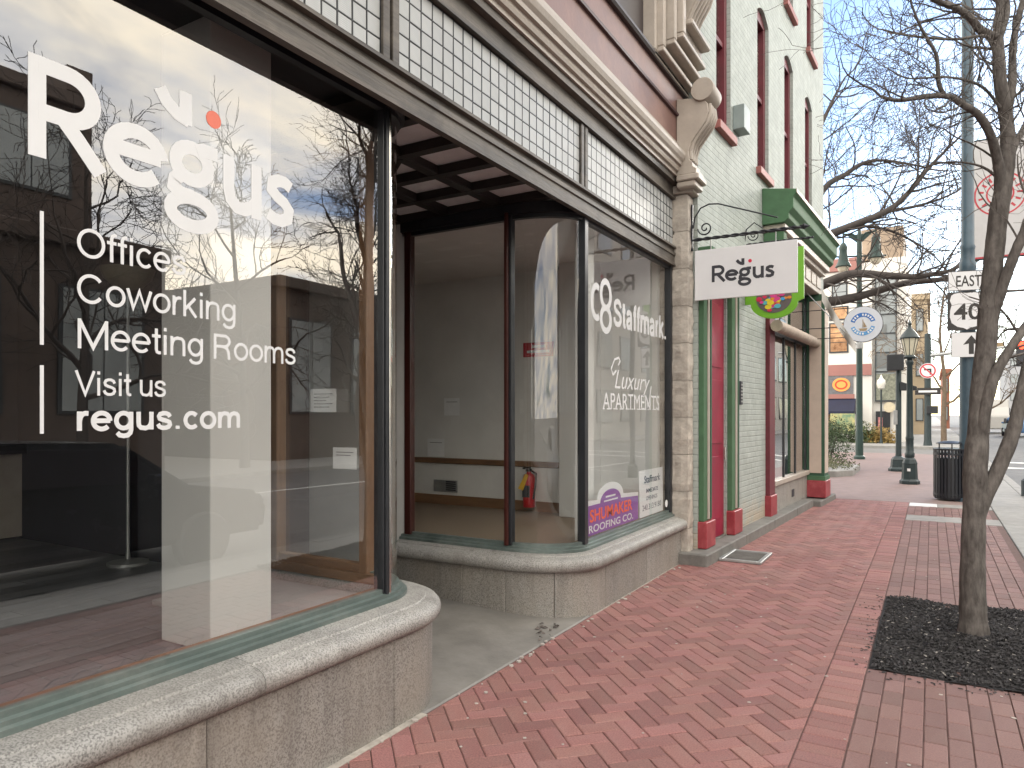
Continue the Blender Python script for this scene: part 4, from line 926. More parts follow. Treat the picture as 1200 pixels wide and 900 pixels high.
for b in CAND:
    X, Y, an, l, w, lim, kind = b; poly = rect(X, Y, an, l, w)
    if lim:
        p2 = clip(clip(poly, -1, 0, -lim[0]), 1, 0, lim[1]); p2 = clip(p2, 0, -1, -YB0); p2 = clip(p2, 0, 1, YB1)
        if len(p2) < 3 or area(p2) < .0006: continue
        if area(p2) < area(poly) * .995: rest.append((p2, kind, 0)); continue
    pj = [project((q[0], q[1], 0)) for q in poly]
    if abs(l - (BL-GAP)) < 1e-4 and all(pj) and all(0 <= q[0] <= 1200 and 0 <= q[1] <= 900 for q in pj): full.append((area(pj), b))
    else: rest.append((poly, kind, 1))
full.sort(key=lambda t: -t[0])
me_b = [chamfer_brick(BL-GAP, BW-GAP).mesh('brick') for _ in range(2)]
me_b[0].materials.append(M_brick); me_b[1].materials.append(M_brick2)
rng = random.Random(11)
for k, (a, b) in enumerate(full):
    X, Y, an, l, w, lim, kind = b
    if k < 290:
        o = bpy.data.objects.new('brick', me_b[kind]); COL.objects.link(o); o.parent = side
        o.location = (X, Y, rng.uniform(-.0015, .0015)); o.rotation_euler = (rng.uniform(-.008, .008), rng.uniform(-.006, .006), an + rng.uniform(-.012, .012) + (math.pi if rng.random() < .5 else 0))
    else: rest.append((rect(X, Y, an, l, w), kind, 1))
smb = [MB(), MB()]
for poly, kind, _ in rest:
    mb = smb[kind]; n = len(poly); cx, cy = sum(p[0] for p in poly)/n, sum(p[1] for p in poly)/n; dz = rng.uniform(-.0015, .0015); da = rng.uniform(-.01, .01)
    def sh_(p, k): 
        d = math.hypot(p[0]-cx, p[1]-cy); f = max(0, 1 - k/d); return (cx + (p[0]-cx)*f - (p[1]-cy)*da, cy + (p[1]-cy)*f + (p[0]-cx)*da)
    tx, ty = rng.uniform(-.008, .008), rng.uniform(-.008, .008)
    vs = [(*sh_(p, 0), -.03) for p in poly] + [(*sh_(p, 0), -.004 + dz + tx*(p[0]-cx) + ty*(p[1]-cy)) for p in poly] + [(*sh_(p, .006), dz + tx*(p[0]-cx) + ty*(p[1]-cy)) for p in poly]
    fs = [(i, (i+1) % n, n+(i+1) % n, n+i) for i in range(n)] + [(n+i, n+(i+1) % n, 2*n+(i+1) % n, 2*n+i) for i in range(n)] + [list(range(2*n, 3*n))]
    mb.add(vs, fs)
tag(smb[0].build('bricks', M_brick, side), kind='stuff'); tag(smb[1].build('bricks', M_brick2, side), kind='stuff')
MB().box(-.345, .872, 12.29, 12.91, -.03, .001).build('paving_slab', M_conc, side, bevel=.006)
MB().box(-.345, .08, 14.21, 14.67, -.03, .002).build('paving_slab', mat('pale_slab', (.62, .63, .64), .6, .1), side, bevel=.006)
MB().box(.085, .872, 14.21, 14.67, -.03, .001).build('paving_slab', M_conc, side, bevel=.006)
# light grit on the bricks
gm = MB(); rg = random.Random(21)
for k in range(170):
    X, Y = rg.uniform(-2.25, .8), 2.2 + 11 * rg.random()**1.5; r = rg.uniform(.004, .014)
    if -.36 < X and 4.9 < Y < 7.1: continue
    n = 5; a0 = rg.random()*6
    top = [(X + r*rg.uniform(.6, 1.2)*math.cos(a0 + i*6.283/n), Y + r*rg.uniform(.6, 1.2)*math.sin(a0 + i*6.283/n)) for i in range(n)]
    gm.prism(top, 'z', .001, .0035)
for k in range(34):
    X, Y = -2.33 + abs(rg.gauss(0, .05)), rg.uniform(2.6, 7.3); r = rg.uniform(.006, .02); n = 5; a0 = rg.random()*6
    gm.prism([(X + r*rg.uniform(.6, 1.2)*math.cos(a0 + i*6.283/n), Y + r*rg.uniform(.6, 1.2)*math.sin(a0 + i*6.283/n)) for i in range(n)], 'z', .001, .001 + r*.5)
tag(gm.build('grit', mat('grit_pale', (.42, .38, .35), .9, .2)), 'scattered pale specks of grit and gum on the brick pavement', 'grit', kind='stuff')
lf = MB()
for k in range(16):
    X, Y = -2.42 + rg.gauss(0, .05), 4.6 + rg.gauss(0, .12); a = rg.random()*6.28; l = rg.uniform(.012, .03)
    d = Vector((math.cos(a), math.sin(a), 0)) * l; q = Vector((-d.y, d.x, 0)) * .4; p = Vector((X, Y, .012 + rg.random()*.012))
    lf.add([p - d, p + q + Vector((0, 0, .012)), p + d, p - q, p - d - Vector((0,0,.003)), p + q + Vector((0, 0, .009)), p + d - Vector((0,0,.003)), p - q - Vector((0,0,.003))], [(0, 1, 2, 3), (7, 6, 5, 4)])
tag(lf.build('dead_leaves', mat('dead_leaf', (.11, .095, .085), .8, .4, rand=.5)), 'small drift of dead leaves on the entry slab edge', 'leaves', kind='stuff')

# ------------------------------------------------------------------ tree pit
mu = MB(); rg = random.Random(4); n = 26
gx = [PIT[0] + (PIT[1]-PIT[0])*i/n for i in range(n+1)]; gy = [PIT[2] + (PIT[3]-PIT[2])*i/n for i in range(n+1)]
def mh(x, y): return .002 + .05*math.exp(-((x-.25)**2 + (y-6)**2)/.18) + .012*math.sin(x*9)*math.sin(y*7)
vs = [(x, y, mh(x, y) + rg.uniform(-.006, .006)) for x in gx for y in gy]
mu.add(vs, [(i*(n+1)+j, (i+1)*(n+1)+j, (i+1)*(n+1)+j+1, i*(n+1)+j+1) for i in range(n) for j in range(n)])
bed = tag(mu.build('tree_pit', M_mulch0), kind='structure')
ch = MB()
for k in range(12000):
    x, y = rg.uniform(PIT[0]+.02, PIT[1]), rg.uniform(PIT[2]+.02, PIT[3]-.02); a = rg.random()*6.28; l = rg.uniform(.006, .019); w_ = l*rg.uniform(.25, .55); z = mh(x, y) + rg.uniform(.0, .014)
    d = Vector((math.cos(a), math.sin(a), rg.uniform(-.5, .5))).normalized()*l; q = Vector((-math.sin(a), math.cos(a), rg.uniform(-.5, .5))).normalized()*w_; p = Vector((x, y, z)); h_ = Vector((0, 0, .006))
    ch.add([p-d-q, p+d-q*.6, p+d*.8+q, p-d*.9+q*.8, p-d*.8+h_, p+d*.8+h_], [(0, 1, 5, 4), (2, 3, 4, 5), (1, 2, 5), (3, 0, 4)])
tag(ch.build('mulch', M_mulch, bed), kind='stuff')
sp2 = MB()
for k in range(150):
    e = rg.random(); o_ = abs(rg.gauss(0, .06)) + .004
    if e < .45: x, y = PIT[0] - o_, rg.uniform(PIT[2], PIT[3])
    else: x, y = rg.uniform(PIT[0], PIT[1]), PIT[2] - o_
    a = rg.random()*6.28; l = rg.uniform(.004, .014); d = Vector((math.cos(a), math.sin(a), 0))*l; q = Vector((-math.sin(a), math.cos(a), 0))*l*.4; p = Vector((x, y, .0035)); h_ = Vector((0, 0, .004))
    sp2.add([p-d-q, p+d-q, p+d+q, p-d+q, p-d*.7+h_, p+d*.7+h_], [(0, 1, 5, 4), (2, 3, 4, 5), (1, 2, 5), (3, 0, 4), (3, 2, 1, 0)])
tag(sp2.build('spilled_mulch', M_mulch, bed), kind='stuff')
fl_ = MB()
for k in range(150):
    x, y = rg.uniform(PIT[0]+.03, PIT[1]), rg.uniform(PIT[2]+.03, PIT[3]-.03); a = rg.random()*6.28; l = rg.uniform(.004, .012); z = mh(x, y) + .017
    d = Vector((math.cos(a), math.sin(a), .2))*l; q = Vector((-math.sin(a), math.cos(a), .1))*l*.5; p = Vector((x, y, z)); h_ = Vector((0, 0, .003))
    fl_.add([p-d-q, p+d-q, p+d+q, p-d+q, p-d*.6+h_, p+d*.6+h_], [(0, 1, 5, 4), (2, 3, 4, 5), (1, 2, 5), (3, 0, 4), (3, 2, 1, 0)])
tag(fl_.build('pale_mulch', mat('pale_chip', (.28, .26, .24), .8, .3), bed), kind='stuff')

# ------------------------------------------------------------------ bare trees
def wander(p, d, length_, r0, r1, n, rng, curl=.18, up=.05):
    pts = [Vector(p)]; d = Vector(d).normalized(); 
    for i in range(n):
        d = (d + Vector((rng.gauss(0, curl), rng.gauss(0, curl), rng.gauss(0, curl) + up))).normalized()
        pts.append(pts[-1] + d * length_ / n)
    return pts, [r0 + (r1 - r0)*i/n for i in range(n+1)]
def twig(mb, p, d, length_, r, lev, rng, maxlev, curl=.18, up=.05, spread=(28, 60), minr=.0016, kids=(2, 4)):
    n = max(3, int(4 + 2*(maxlev - lev > 1))); r1 = max(minr, r*.45)
    pts, rad = wander(p, d, length_, r, r1, n, rng, curl, up)
    mb.tube(pts, rad, 6 if r > .02 else (4 if r > .006 else 3), cap=False)
    if lev >= maxlev: return
    k = rng.randint(*kids)
    for c in range(k + 1):
        t = .35 + .65*(c + rng.random()*.7)/(k + 1) if c < k else 1.0
        f = min(t, .999)*n; i = int(f); q = pts[i].lerp(pts[i+1], f - i); dd = (pts[i+1] - pts[i]).normalized()
        ax = dd.orthogonal().normalized(); ax.rotate(Matrix.Rotation(rng.random()*6.28, 3, dd))
        nd = dd.copy(); nd.rotate(Matrix.Rotation(R(rng.uniform(*spread)) * (1 if c < k else .4), 3, ax))
        rr = (r + (r1 - r)*t) * rng.uniform(.55, .75)
        twig(mb, q, nd, length_*rng.uniform(.5, .72), max(minr, rr), lev + 1, rng, maxlev, curl, up, spread, minr, kids)
def smooth_path(P, k=4):
    out = []; n = len(P)
    for i in range(n-1):
        p0, p1, p2, p3 = P[max(i-1, 0)], P[i], P[i+1], P[min(i+2, n-1)]
        for j in range(k):
            t = j/k; out.append(.5*((2*p1) + (p2-p0)*t + (2*p0-5*p1+4*p2-p3)*t*t + (3*p1-p0-3*p2+p3)*t**3))
    out.append(P[-1]); return out
def limb(mb, P, r0, r1, rng, nk, klen, kr, maxlev, sides=8, t0=.25, spread=(35, 70), minr=.0016, curl=.2, up=.04, kids=(2, 4), knob=.05):
    pts = smooth_path([Vector(p) for p in P]); n = len(pts)-1
    rad = [(r0 + (r1-r0)*(i/n)**.8) * (1 + rng.uniform(-knob, knob)) for i in range(n+1)]
    mb.tube(pts, rad, sides, cap=True)
    for c in range(nk):
        t = t0 + (1-t0)*(c + rng.random())/nk; f = min(t, .999)*n; i = int(f); q = pts[i].lerp(pts[i+1], f-i); dd = (pts[i+1]-pts[i]).normalized()
        ax = dd.orthogonal().normalized(); ax.rotate(Matrix.Rotation(rng.random()*6.28, 3, dd)); nd = dd.copy(); nd.rotate(Matrix.Rotation(R(rng.uniform(*spread)), 3, ax))
        twig(mb, q, nd, klen*rng.uniform(.7, 1.25)*(1.1 - .4*t), max(minr, min(kr, rad[i]*.6)), 1, rng, maxlev, curl, up, (28, 62), minr, kids)
    dd = (pts[-1] - pts[-2]).normalized(); twig(mb, pts[-1], dd, klen, r1, 1, rng, maxlev, curl, up, (28, 62), minr, kids)
    return pts
W0 = 5.02
def A(u, v, dw=0): return at(u, v, W0 + dw)
tree = thing('street_tree', 'bare young street tree with forking trunk in the square mulch bed', 'tree', A(1141, 750) * Vector((1, 1, 0)))
rng = random.Random(17); tr = MB()
tp = smooth_path([A(1141, 762), A(1141, 735), A(1140, 700), A(1140, 640), A(1142, 590), A(1143, 545, .01), A(1147, 500, .03), A(1150, 455, .04), A(1155, 410, .05), A(1158, 370, .05), A(1163, 320, .04), A(1168, 270, .04), A(1172, 235, .03)], 4)
nn = len(tp) - 1; tr_r = []
for i in range(nn+1):
    t = i/nn; r = .091 - .014*min(1, t*3) - .017*t
    if t < .1: r += .045*(1 - t/.1)**2
    if .36 < t < .46: r += .004
    tr_r.append(r * (1 + .02*math.sin(i*2.1)))
from mathutils import noise as mn
tv = []; NS = 30; dense = []; drad = []
for i in range(nn):
    for k in range(5): t = k/5; dense.append(tp[i].lerp(tp[i+1], t)); drad.append(tr_r[i]*(1-t) + tr_r[i+1]*t)
for p, r in zip(dense, drad):
    for j in range(NS):
        a = 2*math.pi*j/NS; q = Vector((p.x + math.cos(a)*r, p.y + math.sin(a)*r, p.z))
        d = .05*mn.noise(Vector((math.cos(a)*3.2, math.sin(a)*3.2, p.z*2.2))) + .05*mn.noise(Vector((math.cos(a)*9, math.sin(a)*9, p.z*9)))
        low = max(0, 1 - (p.z + .05)/.35); d += low*low*(.25*max(0, math.sin(a*4 + .6)))
        tv.append((p.x + math.cos(a)*r*(1+d), p.y + math.sin(a)*r*(1+d), p.z))
tr.add(tv, [(i*NS+j, i*NS+(j+1) % NS, (i+1)*NS+(j+1) % NS, (i+1)*NS+j) for i in range(len(dense)-1) for j in range(NS)] + [[(len(dense)-1)*NS+j for j in range(NS)]])
limb(tr, [A(1141, 625, .0), A(1147, 597, -.01), A(1158, 574, -.02), A(1172, 545, -.03), A(1186, 510, -.05), A(1196, 470, -.05), A(1205, 430, 0), A(1222, 370, .1), A(1245, 300, .2)], .062, .035, rng, 5, .7, .012, 3, 10, .55)
limb(tr, [A(1144, 545, .015), A(1149, 505, .0), A(1157, 470, -.03), A(1166, 440, -.04), A(1180, 415, -.04), A(1200, 385, -.02), A(1235, 340, .1), A(1270, 280, .15)], .048, .025, rng, 6, .7, .01, 3, 10, .5)
limb(tr, [A(1156, 415, .05), A(1163, 370, .03), A(1175, 335, -.03), A(1190, 295, -.10), A(1205, 262, -.14), A(1230, 210, -.2), A(1250, 150, -.2)], .05, .022, rng, 6, .7, .01, 3, 10, .3)
tr.build('trunk', M_bark, tree, smooth=60)
cr = MB()
limb(cr, [A(1171, 250, .035), A(1177, 212, .04), A(1180, 190, .05), A(1181, 160, .06), A(1178, 130, .06), A(1172, 95, .05), A(1170, 60, .05), A(1169, 44, .05)], .062, .036, rng, 7, .7, .010, 4, 10, .2, kids=(1, 3))
limb(cr, [A(1169, 44, .05), A(1150, 36, 0), A(1138, 22, -.05), A(1122, 10, -.1), A(1100, 2, -.2), A(1075, -12, -.3), A(1050, -30, -.35)], .033, .012, rng, 10, .65, .008, 4, 8, .1, kids=(1, 3))
limb(cr, [A(1169, 50, .05), A(1176, 28, .1), A(1180, 8, .15), A(1172, -20, .2), A(1160, -70, .25), A(1158, -130, .3)], .03, .014, rng, 9, .65, .009, 4, 8, .1, kids=(1, 3))
limb(cr, [A(1178, 145, .06), A(1186, 100, .1), A(1187, 55, .15), A(1195, 15, .2), A(1210, -40, .25), A(1220, -110, .3)], .033, .015, rng, 9, .7, .009, 4, 8, .2, kids=(1, 3))
limb(cr, [A(1172, 225, .03), A(1171, 200, 0), A(1166, 175, -.06), A(1158, 152, -.12), A(1145, 133, -.18), A(1127, 122, -.22), A(1112, 113, -.25), A(1085, 113, -.3), A(1060, 117, -.32), A(1045, 117, -.32), A(1032, 113, -.3)], .040, .009, rng, 15, .4, .007, 4, 8, .2, up=.03, kids=(1, 3))
limb(cr, [A(1106, 112, -.26), A(1100, 98, -.3), A(1099, 80, -.33), A(1097, 64, -.36), A(1088, 48, -.4), A(1078, 30, -.42), A(1068, 5, -.45)], .017, .007, rng, 10, .42, .005, 3, 7, .1, kids=(1, 3))
limb(cr, [A(1172, 80, .05), A(1160, 48, .0), A(1150, 42, -.1), A(1120, 46, -.2), A(1085, 44, -.3), A(1055, 40, -.35), A(1035, 35, -.4)], .016, .006, rng, 12, .38, .005, 3, 6, .15, kids=(1, 3))
limb(cr, [A(1183, 185, .05), A(1192, 165, .1), A(1205, 140, .2), A(1230, 110, .3), A(1260, 60, .4)], .028, .01, rng, 8, .6, .008, 4, 7, .1, kids=(1, 3))
limb(cr, [A(1176, 215, .03), A(1150, 195, .15), A(1110, 190, .3), A(1070, 200, .42), A(1035, 205, .5)], .012, .004, rng, 9, .45, .005, 3, 6, .2, kids=(1, 3))
limb(cr, [A(1175, 130, .06), A(1155, 105, -.05), A(1135, 95, -.2), A(1105, 90, -.3), A(1065, 92, -.4), A(1040, 80, -.5)], .013, .004, rng, 9, .45, .005, 3, 6, .2, kids=(1, 3))
cr.build('branches', M_bark, tree, smooth=60)

# the big tree behind the painted building: only its limbs reach past the corner
bt = thing('large_bare_tree', 'large bare tree behind the painted brick building, long limbs over the corner', 'tree', at(905, 560, 22.5) * Vector((1, 1, 0)))
rng = random.Random(23); T = MB(); W1 = 22.0
def C(u, v, dw=0): return at(u, v, W1 + dw)
T.tube(smooth_path([C(912, 549), C(912, 480), C(911, 430), C(913, 380), C(911, 330)], 4), [.42 - .012*i for i in range(17)], 12)
T.build('trunk', M_bark2, bt, smooth=60)
T = MB()
ar = dict(minr=.007, curl=.16, up=.03, kids=(1, 3))
limb(T, [C(912, 350), C(940, 345, -.4), C(968, 332, -1), C(1000, 321, -1.4), C(1040, 323, -1.6), C(1075, 324, -1.8), C(1112, 318, -2)], .22, .06, rng, 12, 1.5, .035, 3, 8, .3, **ar)
limb(T, [C(912, 400), C(945, 360, -.4), C(985, 352, -1), C(1015, 345, -1.2), C(1060, 332, -1.3), C(1110, 326, -1.5), C(1135, 310, -1.6)], .20, .05, rng, 11, 1.5, .03, 3, 8, .3, **ar)
limb(T, [C(912, 345), C(945, 300, -.3), C(968, 278, -.5), C(1005, 262, -.8), C(1042, 246, -1), C(1068, 222, -1.1), C(1090, 195, -1.2), C(1120, 165, -1.4)], .19, .03, rng, 18, 2.0, .035, 4, 8, .2, **ar)
limb(T, [C(912, 335), C(935, 280, .6), C(965, 222, .9), C(990, 205, 1), C(1010, 192, 1), C(1035, 188, 1), C(1080, 195, 1)], .15, .03, rng, 14, 1.9, .03, 4, 7, .2, **ar)
limb(T, [C(912, 335), C(925, 260, .6), C(945, 190, .9), C(970, 130, 1), C(985, 100, 1)], .16, .03, rng, 13, 2.0, .03, 4, 7, .2, **ar)
limb(T, [C(1000, 264, -.8), C(1035, 268, -.6), C(1065, 280, -.4), C(1095, 300, -.4), C(1110, 320, -.4)], .05, .015, rng, 11, 1.5, .02, 3, 6, .1, **ar)
limb(T, [C(1040, 248, -1), C(1080, 240, -1), C(1120, 225, -1), C(1150, 200, -1)], .06, .02, rng, 12, 1.7, .022, 3, 6, .1, **ar)
limb(T, [C(1085, 322, -1.8), C(1110, 350, -2), C(1075, 358, -2)], .03, .01, rng, 4, .8, .012, 2, 6, .1, **ar)
T.build('branches', M_bark2, bt, smooth=60)
# ------------------------------------------------------------------ street furniture
bn = thing('litter_bin', 'round black slatted litter bin standing behind the street tree', 'bin', (.30, 15.5, 0))
cx, cy = .30, 15.5
MB().lathe([(0, .03), (.26, .03), (.27, .05), (.27, .09), (.24, .09), (0, .09)], (cx, cy, 0), 28).build('base', M_iron, bn, smooth=40)
slat = MB()
n = 30
proto = MB().box(.268, .278, -.018, .018, .06, .93).mesh('slat'); proto.materials.append(M_iron)
for k in range(n):
    o = bpy.data.objects.new('slat', proto); COL.objects.link(o); o.parent = bn; o.location = (0, 0, 0); o.rotation_euler = (0, 0, 2*math.pi*k/n)
MB().lathe([(.245, .1), (.25, .1), (.25, .78), (.245, .78)], (cx, cy, 0), 28).build('liner', M_black, bn, smooth=40)
for z in (.10, .84): MB().lathe([(.255, z), (.284, z), (.284, z+.035), (.255, z+.035)], (cx, cy, 0), 28).build('hoop', M_iron, bn, smooth=40)
MB().lathe([(.22, .93), (.285, .93), (.29, .945), (.285, .96), (.22, .96)], (cx, cy, 0), 28).build('rim', M_iron, bn, smooth=40)
MB().lathe([(0, 1.10), (.12, 1.095), (.235, 1.06), (.24, 1.05), (.235, 1.045), (0, 1.05)], (cx, cy, 0), 28).build('hood', M_iron, bn, smooth=40)
for a in (.6, 2.7, 4.8): MB().tube([(cx + .2*math.cos(a), cy + .2*math.sin(a), .95), (cx + .2*math.cos(a), cy + .2*math.sin(a), 1.05)], .012, 6).build('hood_stay', M_iron, bn)

def lamp_base(px, py, parent, s=1.0, h=.55):
    b = MB().lathe([(0, 0), (.20*s, 0), (.20*s, .07), (.17*s, .10), (.16*s, .12), (.145*s, h*.72), (.15*s, h*.76), (.12*s, h*.9), (.075*s, h), (.07*s, h)], (px, py, 0), 8).build('base', M_lamppost, parent, bevel=.005)
    return b
lx, ly = -.437, 18.6
lp = thing('lantern_post', 'black iron lantern post on octagonal base at the corner', 'street lamp', (lx, ly, 0))
b = lamp_base(lx, ly, lp, 1.05, .62); MB().box(lx - .045, lx + .02, ly - .19, ly - .165, .30, .36).build('plate', M_paper, b)
MB().lathe([(.085, .6), (.10, .62), (.10, .70), (.085, .72), (.078, 1.0), (.085, 1.02), (.085, 1.06), (.074, 1.1), (.058, 2.7), (.08, 2.75), (.08, 2.8), (.05, 2.86), (0, 2.86)], (lx, ly, 0), 16).build('post', M_lamppost, lp, smooth=40)
lh = MB().lathe([(.0, 2.85), (.11, 2.86), (.13, 2.90), (.10, 2.94), (0, 2.94)], (lx, ly, 0), 12).build('lantern', M_lamppost, lp, smooth=40)
M_lampglass = mat('lamp_glass', (.70, .66, .52), .25, .1)
MB().lathe([(.09, 2.94), (.17, 3.32), (0, 3.32)], (lx, ly, 0), 8).build('lantern_glass', M_lampglass, lh)
for k in range(8):
    a = 2*math.pi*k/8; MB().tube([(lx + .092*math.cos(a), ly + .092*math.sin(a), 2.94), (lx + .174*math.cos(a), ly + .174*math.sin(a), 3.32)], .008, 5).build('lantern_bar', M_lamppost, lh)
MB().lathe([(.20, 3.32), (.205, 3.34), (.13, 3.46), (.05, 3.56), (.03, 3.62), (.045, 3.66), (.012, 3.72), (.0, 3.80)], (lx, ly, 0), 12).build('lantern_roof', M_lamppost, lh, smooth=40)
# signal post behind it
sx_, sy_ = -.803, 22.6
sg = thing('signal_post', 'dark signal post with backed signal box just behind the lantern post', 'signal', (sx_, sy_, 0))
lamp_base(sx_, sy_, sg, 1.3, .42)
MB().lathe([(.085, .4), (.075, .5), (.07, 3.2), (.05, 3.26), (0, 3.26)], (sx_, sy_, 0), 14).build('post', M_lamppost, sg, smooth=40)
MB().box(sx_ - .28, sx_ + .14, sy_ - .30, sy_ - .10, 2.80, 3.25).build('signal_head', M_black, sg, bevel=.02)
MB().box(sx_ - .12, sx_ - .02, sy_ - .13, sy_ - .07, .9 + .4, 1.7).build('push_button', M_metal, sg, bevel=.01)
MB().prism([(sx_ + .05, 2.5), (sx_ + .45, 2.35), (sx_ + .45, 2.25), (sx_ + .05, 2.25)], 'y', sy_ - .15, sy_ + .15).build('visor', M_black, sg, bevel=.01)

# tall twin-arm lamp
tx, ty = -2.21, 27.9
tl = thing('twin_lamp_post', 'tall green street lamp with two hanging bell lanterns', 'street lamp', (tx, ty, 0))
M_dgreen = mat('lamp_green', (.018, .045, .04), .45, .2)
MB().lathe([(0, 0), (.19, 0), (.19, .08), (.13, .14), (.125, .9), (.11, 1.0), (.10, 3.8), (.085, 7.9), (.05, 8.1), (0, 8.15)], (tx, ty, 0), 14).build('post', M_dgreen, tl, smooth=40)
for s_ in (-1, 1):
    ex = tx + s_*.52
    am = MB().tube([(tx, ty, 7.75), (tx + s_*.2, ty, 7.98), (ex, ty, 8.02)], .035, 8).prism([(tx, 7.6), (tx + s_*.4, 7.96), (tx, 7.96)], 'y', ty - .02, ty + .02).build('arm', M_dgreen, tl, smooth=40)
    zt = 8.05 if s_ > 0 else 7.85
    be = MB().tube([(ex, ty, 8.15), (ex, ty, zt - .18)], .03, 8).lathe([(.0, zt - .12), (.07, zt - .15), (.15, zt - .3), (.13, zt - .42), (.14, zt - .55), (.18, zt - .8), (.27, zt - .98), (.26, zt - 1.0), (0, zt - .98)], (ex, ty, 0), 14).build('bell_lantern', M_dgreen, tl, smooth=40)
    MB().lathe([(.2, zt - 1.0), (.17, zt - 1.12), (.09, zt - 1.2), (0, zt - 1.22)], (ex, ty, 0), 12).build('lantern_glass', M_lampglass, be, smooth=60)
MB().tube([(tx - .85, ty, 7.25), (tx + .85, ty, 7.12)], .03, 8).build('banner_bar', M_dgreen, tl)
MB().lathe([(.105, 3.9), (.12, 3.92), (.12, 4.1), (.105, 4.12)], (tx, ty, 0), 12).build('clamp', M_metal, tl)

# tall pole with the route signs
px, py = .564, 15.44
rp_ = thing('route_sign_pole', 'tall blue grey pole with EAST 40 route signs behind the street tree', 'sign pole', (px, py, 0))
MB().lathe([(0, 0), (.2, 0), (.2, .05), (.14, .1), (.13, .5), (.125, 4.2), (.135, 4.25), (.135, 4.35), (.115, 4.4), (.112, 4.6), (.125, 4.65), (.105, 4.7), (.085, 11.5), (0, 11.55)], (px, py, 0), 18).build('pole', M_pole, rp_, smooth=40)
SR = math.radians(12); sxd = Vector((math.cos(SR), math.sin(SR), 0)); so = Vector((px - .02, py - .20, 0)); snd = Vector((math.sin(SR), -math.cos(SR), 0))
def plate(name, u0, u1, z0, z1, m, d=0, th=.004, parent=rp_):
    a, b = so + sxd*u0 + snd*d, so + sxd*u1 + snd*d; q = snd*th
    return MB().add([(*a.xy, z0), (*b.xy, z0), (*b.xy, z1), (*a.xy, z1), (*(a+q).xy, z0), (*(b+q).xy, z0), (*(b+q).xy, z1), (*(a+q).xy, z1)], [(0, 1, 2, 3), (4, 7, 6, 5), (0, 4, 5, 1), (1, 5, 6, 2), (2, 6, 7, 3), (3, 7, 4, 0)]).build(name, m, parent)
M_sblack = mat('sign_black', (.025, .022, .022), .5, .1)
pe = plate('east_plate', -.30, .31, 3.83, 4.19, M_sign)
def line_frame(u0, u1, z0, z1, w_, d, parent):
    for a, b, c, e in ((u0, u1, z0, z0 + w_), (u0, u1, z1 - w_, z1), (u0, u0 + w_, z0 + w_, z1 - w_), (u1 - w_, u1, z0 + w_, z1 - w_)): plate('border', a, b, c, e, M_sblack, d, .001, parent)
line_frame(-.30, .31, 3.83, 4.19, .012, .0045, pe)
lettering('EAST', M_sblack, pe, so + sxd*(-.17) + snd*.0045 + Vector((0, 0, 3.91)), sxd, (0, 0, 1), .40, .19, .012)
p4 = plate('shield_plate', -.31, .31, 3.115, 3.81, M_sblack)
sh = [(-.27, .26), (-.25, .31), (-.12, .325), (0, .34)]; half = [(-.0, .325), (-.10, .335), (-.20, .32), (-.245, .29), (-.27, .20), (-.24, .12), (-.265, .02), (-.27, -.10), (-.24, -.21), (-.15, -.28), (-.05, -.305), (0, -.335)]
poly = half + [(-x, y) for x, y in half[::-1][1:-1]]
o0 = so + snd*.0046 + Vector((0, 0, 3.46)); vs = []
for t in (0, .001): vs += [o0 + sxd*x + Vector((0, 0, y)) + snd*t for x, y in poly]
k = len(poly); MB().add(vs, [list(range(k))[::-1], list(range(k, 2*k))] + [(i, (i+1) % k, k+(i+1) % k, k+i) for i in range(k)]).build('shield', M_sign, p4)
lettering('40', M_sblack, p4, so + sxd*(-.205) + snd*.0062 + Vector((0, 0, 3.31)), sxd, (0, 0, 1), .43, .28, .015)
pa = plate('arrow_plate', -.25, .23, 2.62, 3.08, M_sign); line_frame(-.25, .23, 2.62, 3.08, .01, .0045, pa)
o0 = so + snd*.0046 + Vector((0, 0, 2.85)) + sxd*.07; ap = [(-.04, -.17), (-.04, .02), (-.13, .0), (0, .17), (.13, .0), (.04, .02), (.04, -.17)]; vs = []
for t in (0, .001): vs += [o0 + sxd*x + Vector((0, 0, y)) + snd*t for x, y in ap]
MB().add(vs, [list(range(7))[::-1], list(range(7, 14))] + [(i, (i+1) % 7, 7+(i+1) % 7, 7+i) for i in range(7)]).build('arrow', M_sblack, pa)
for zz in (3.97, 3.65, 3.25, 2.85): MB().box(px - .1, px + .1, py - .165, py - .12, zz - .02, zz + .02).build('strap', M_metal, rp_)

# banner pole at the kerb beyond
kx, ky = 1.62, 17.0
kp = thing('kerb_banner_pole', 'kerbside pole with large pale banner printed with a red ring', 'banner', (kx, ky, 0))
MB().lathe([(0, 0), (.12, 0), (.12, .3), (.07, .35), (.05, 8), (0, 8.05)], (kx, ky, 0), 12).build('pole', M_lamppost, kp, smooth=40)
bnr = MB().box(.70, 1.56, ky - .02, ky + .02, 4.72, 7.05).build('banner_cloth', mat('banner_pale', (.56, .55, .56), .7, .06), kp)
M_redp = mat('banner_red', (.50, .05, .07), .6, .1)
o0 = Vector((1.16, ky - .021, 5.95)); mb = MB()
ribbon(mb, arc(0, 0, .42, .42, 0, 351, 40), .03, o0, X1, Z1, X1.cross(Z1), 1, 1, True); ribbon(mb, arc(0, 0, .22, .22, 0, 351, 30), .03, o0, X1, Z1, X1.cross(Z1), 1, 1, True)
for a in range(0, 360, 24):
    p = o0 + Vector((.32*math.cos(R(a)), 0, .32*math.sin(R(a)))); q = Vector((math.cos(R(a)), 0, math.sin(R(a))))*.045; t = Vector((-math.sin(R(a)), 0, math.cos(R(a))))*.02
    mb.add([p+q+t, p-q+t, p-q-t, p+q-t], [(0, 1, 2, 3)])
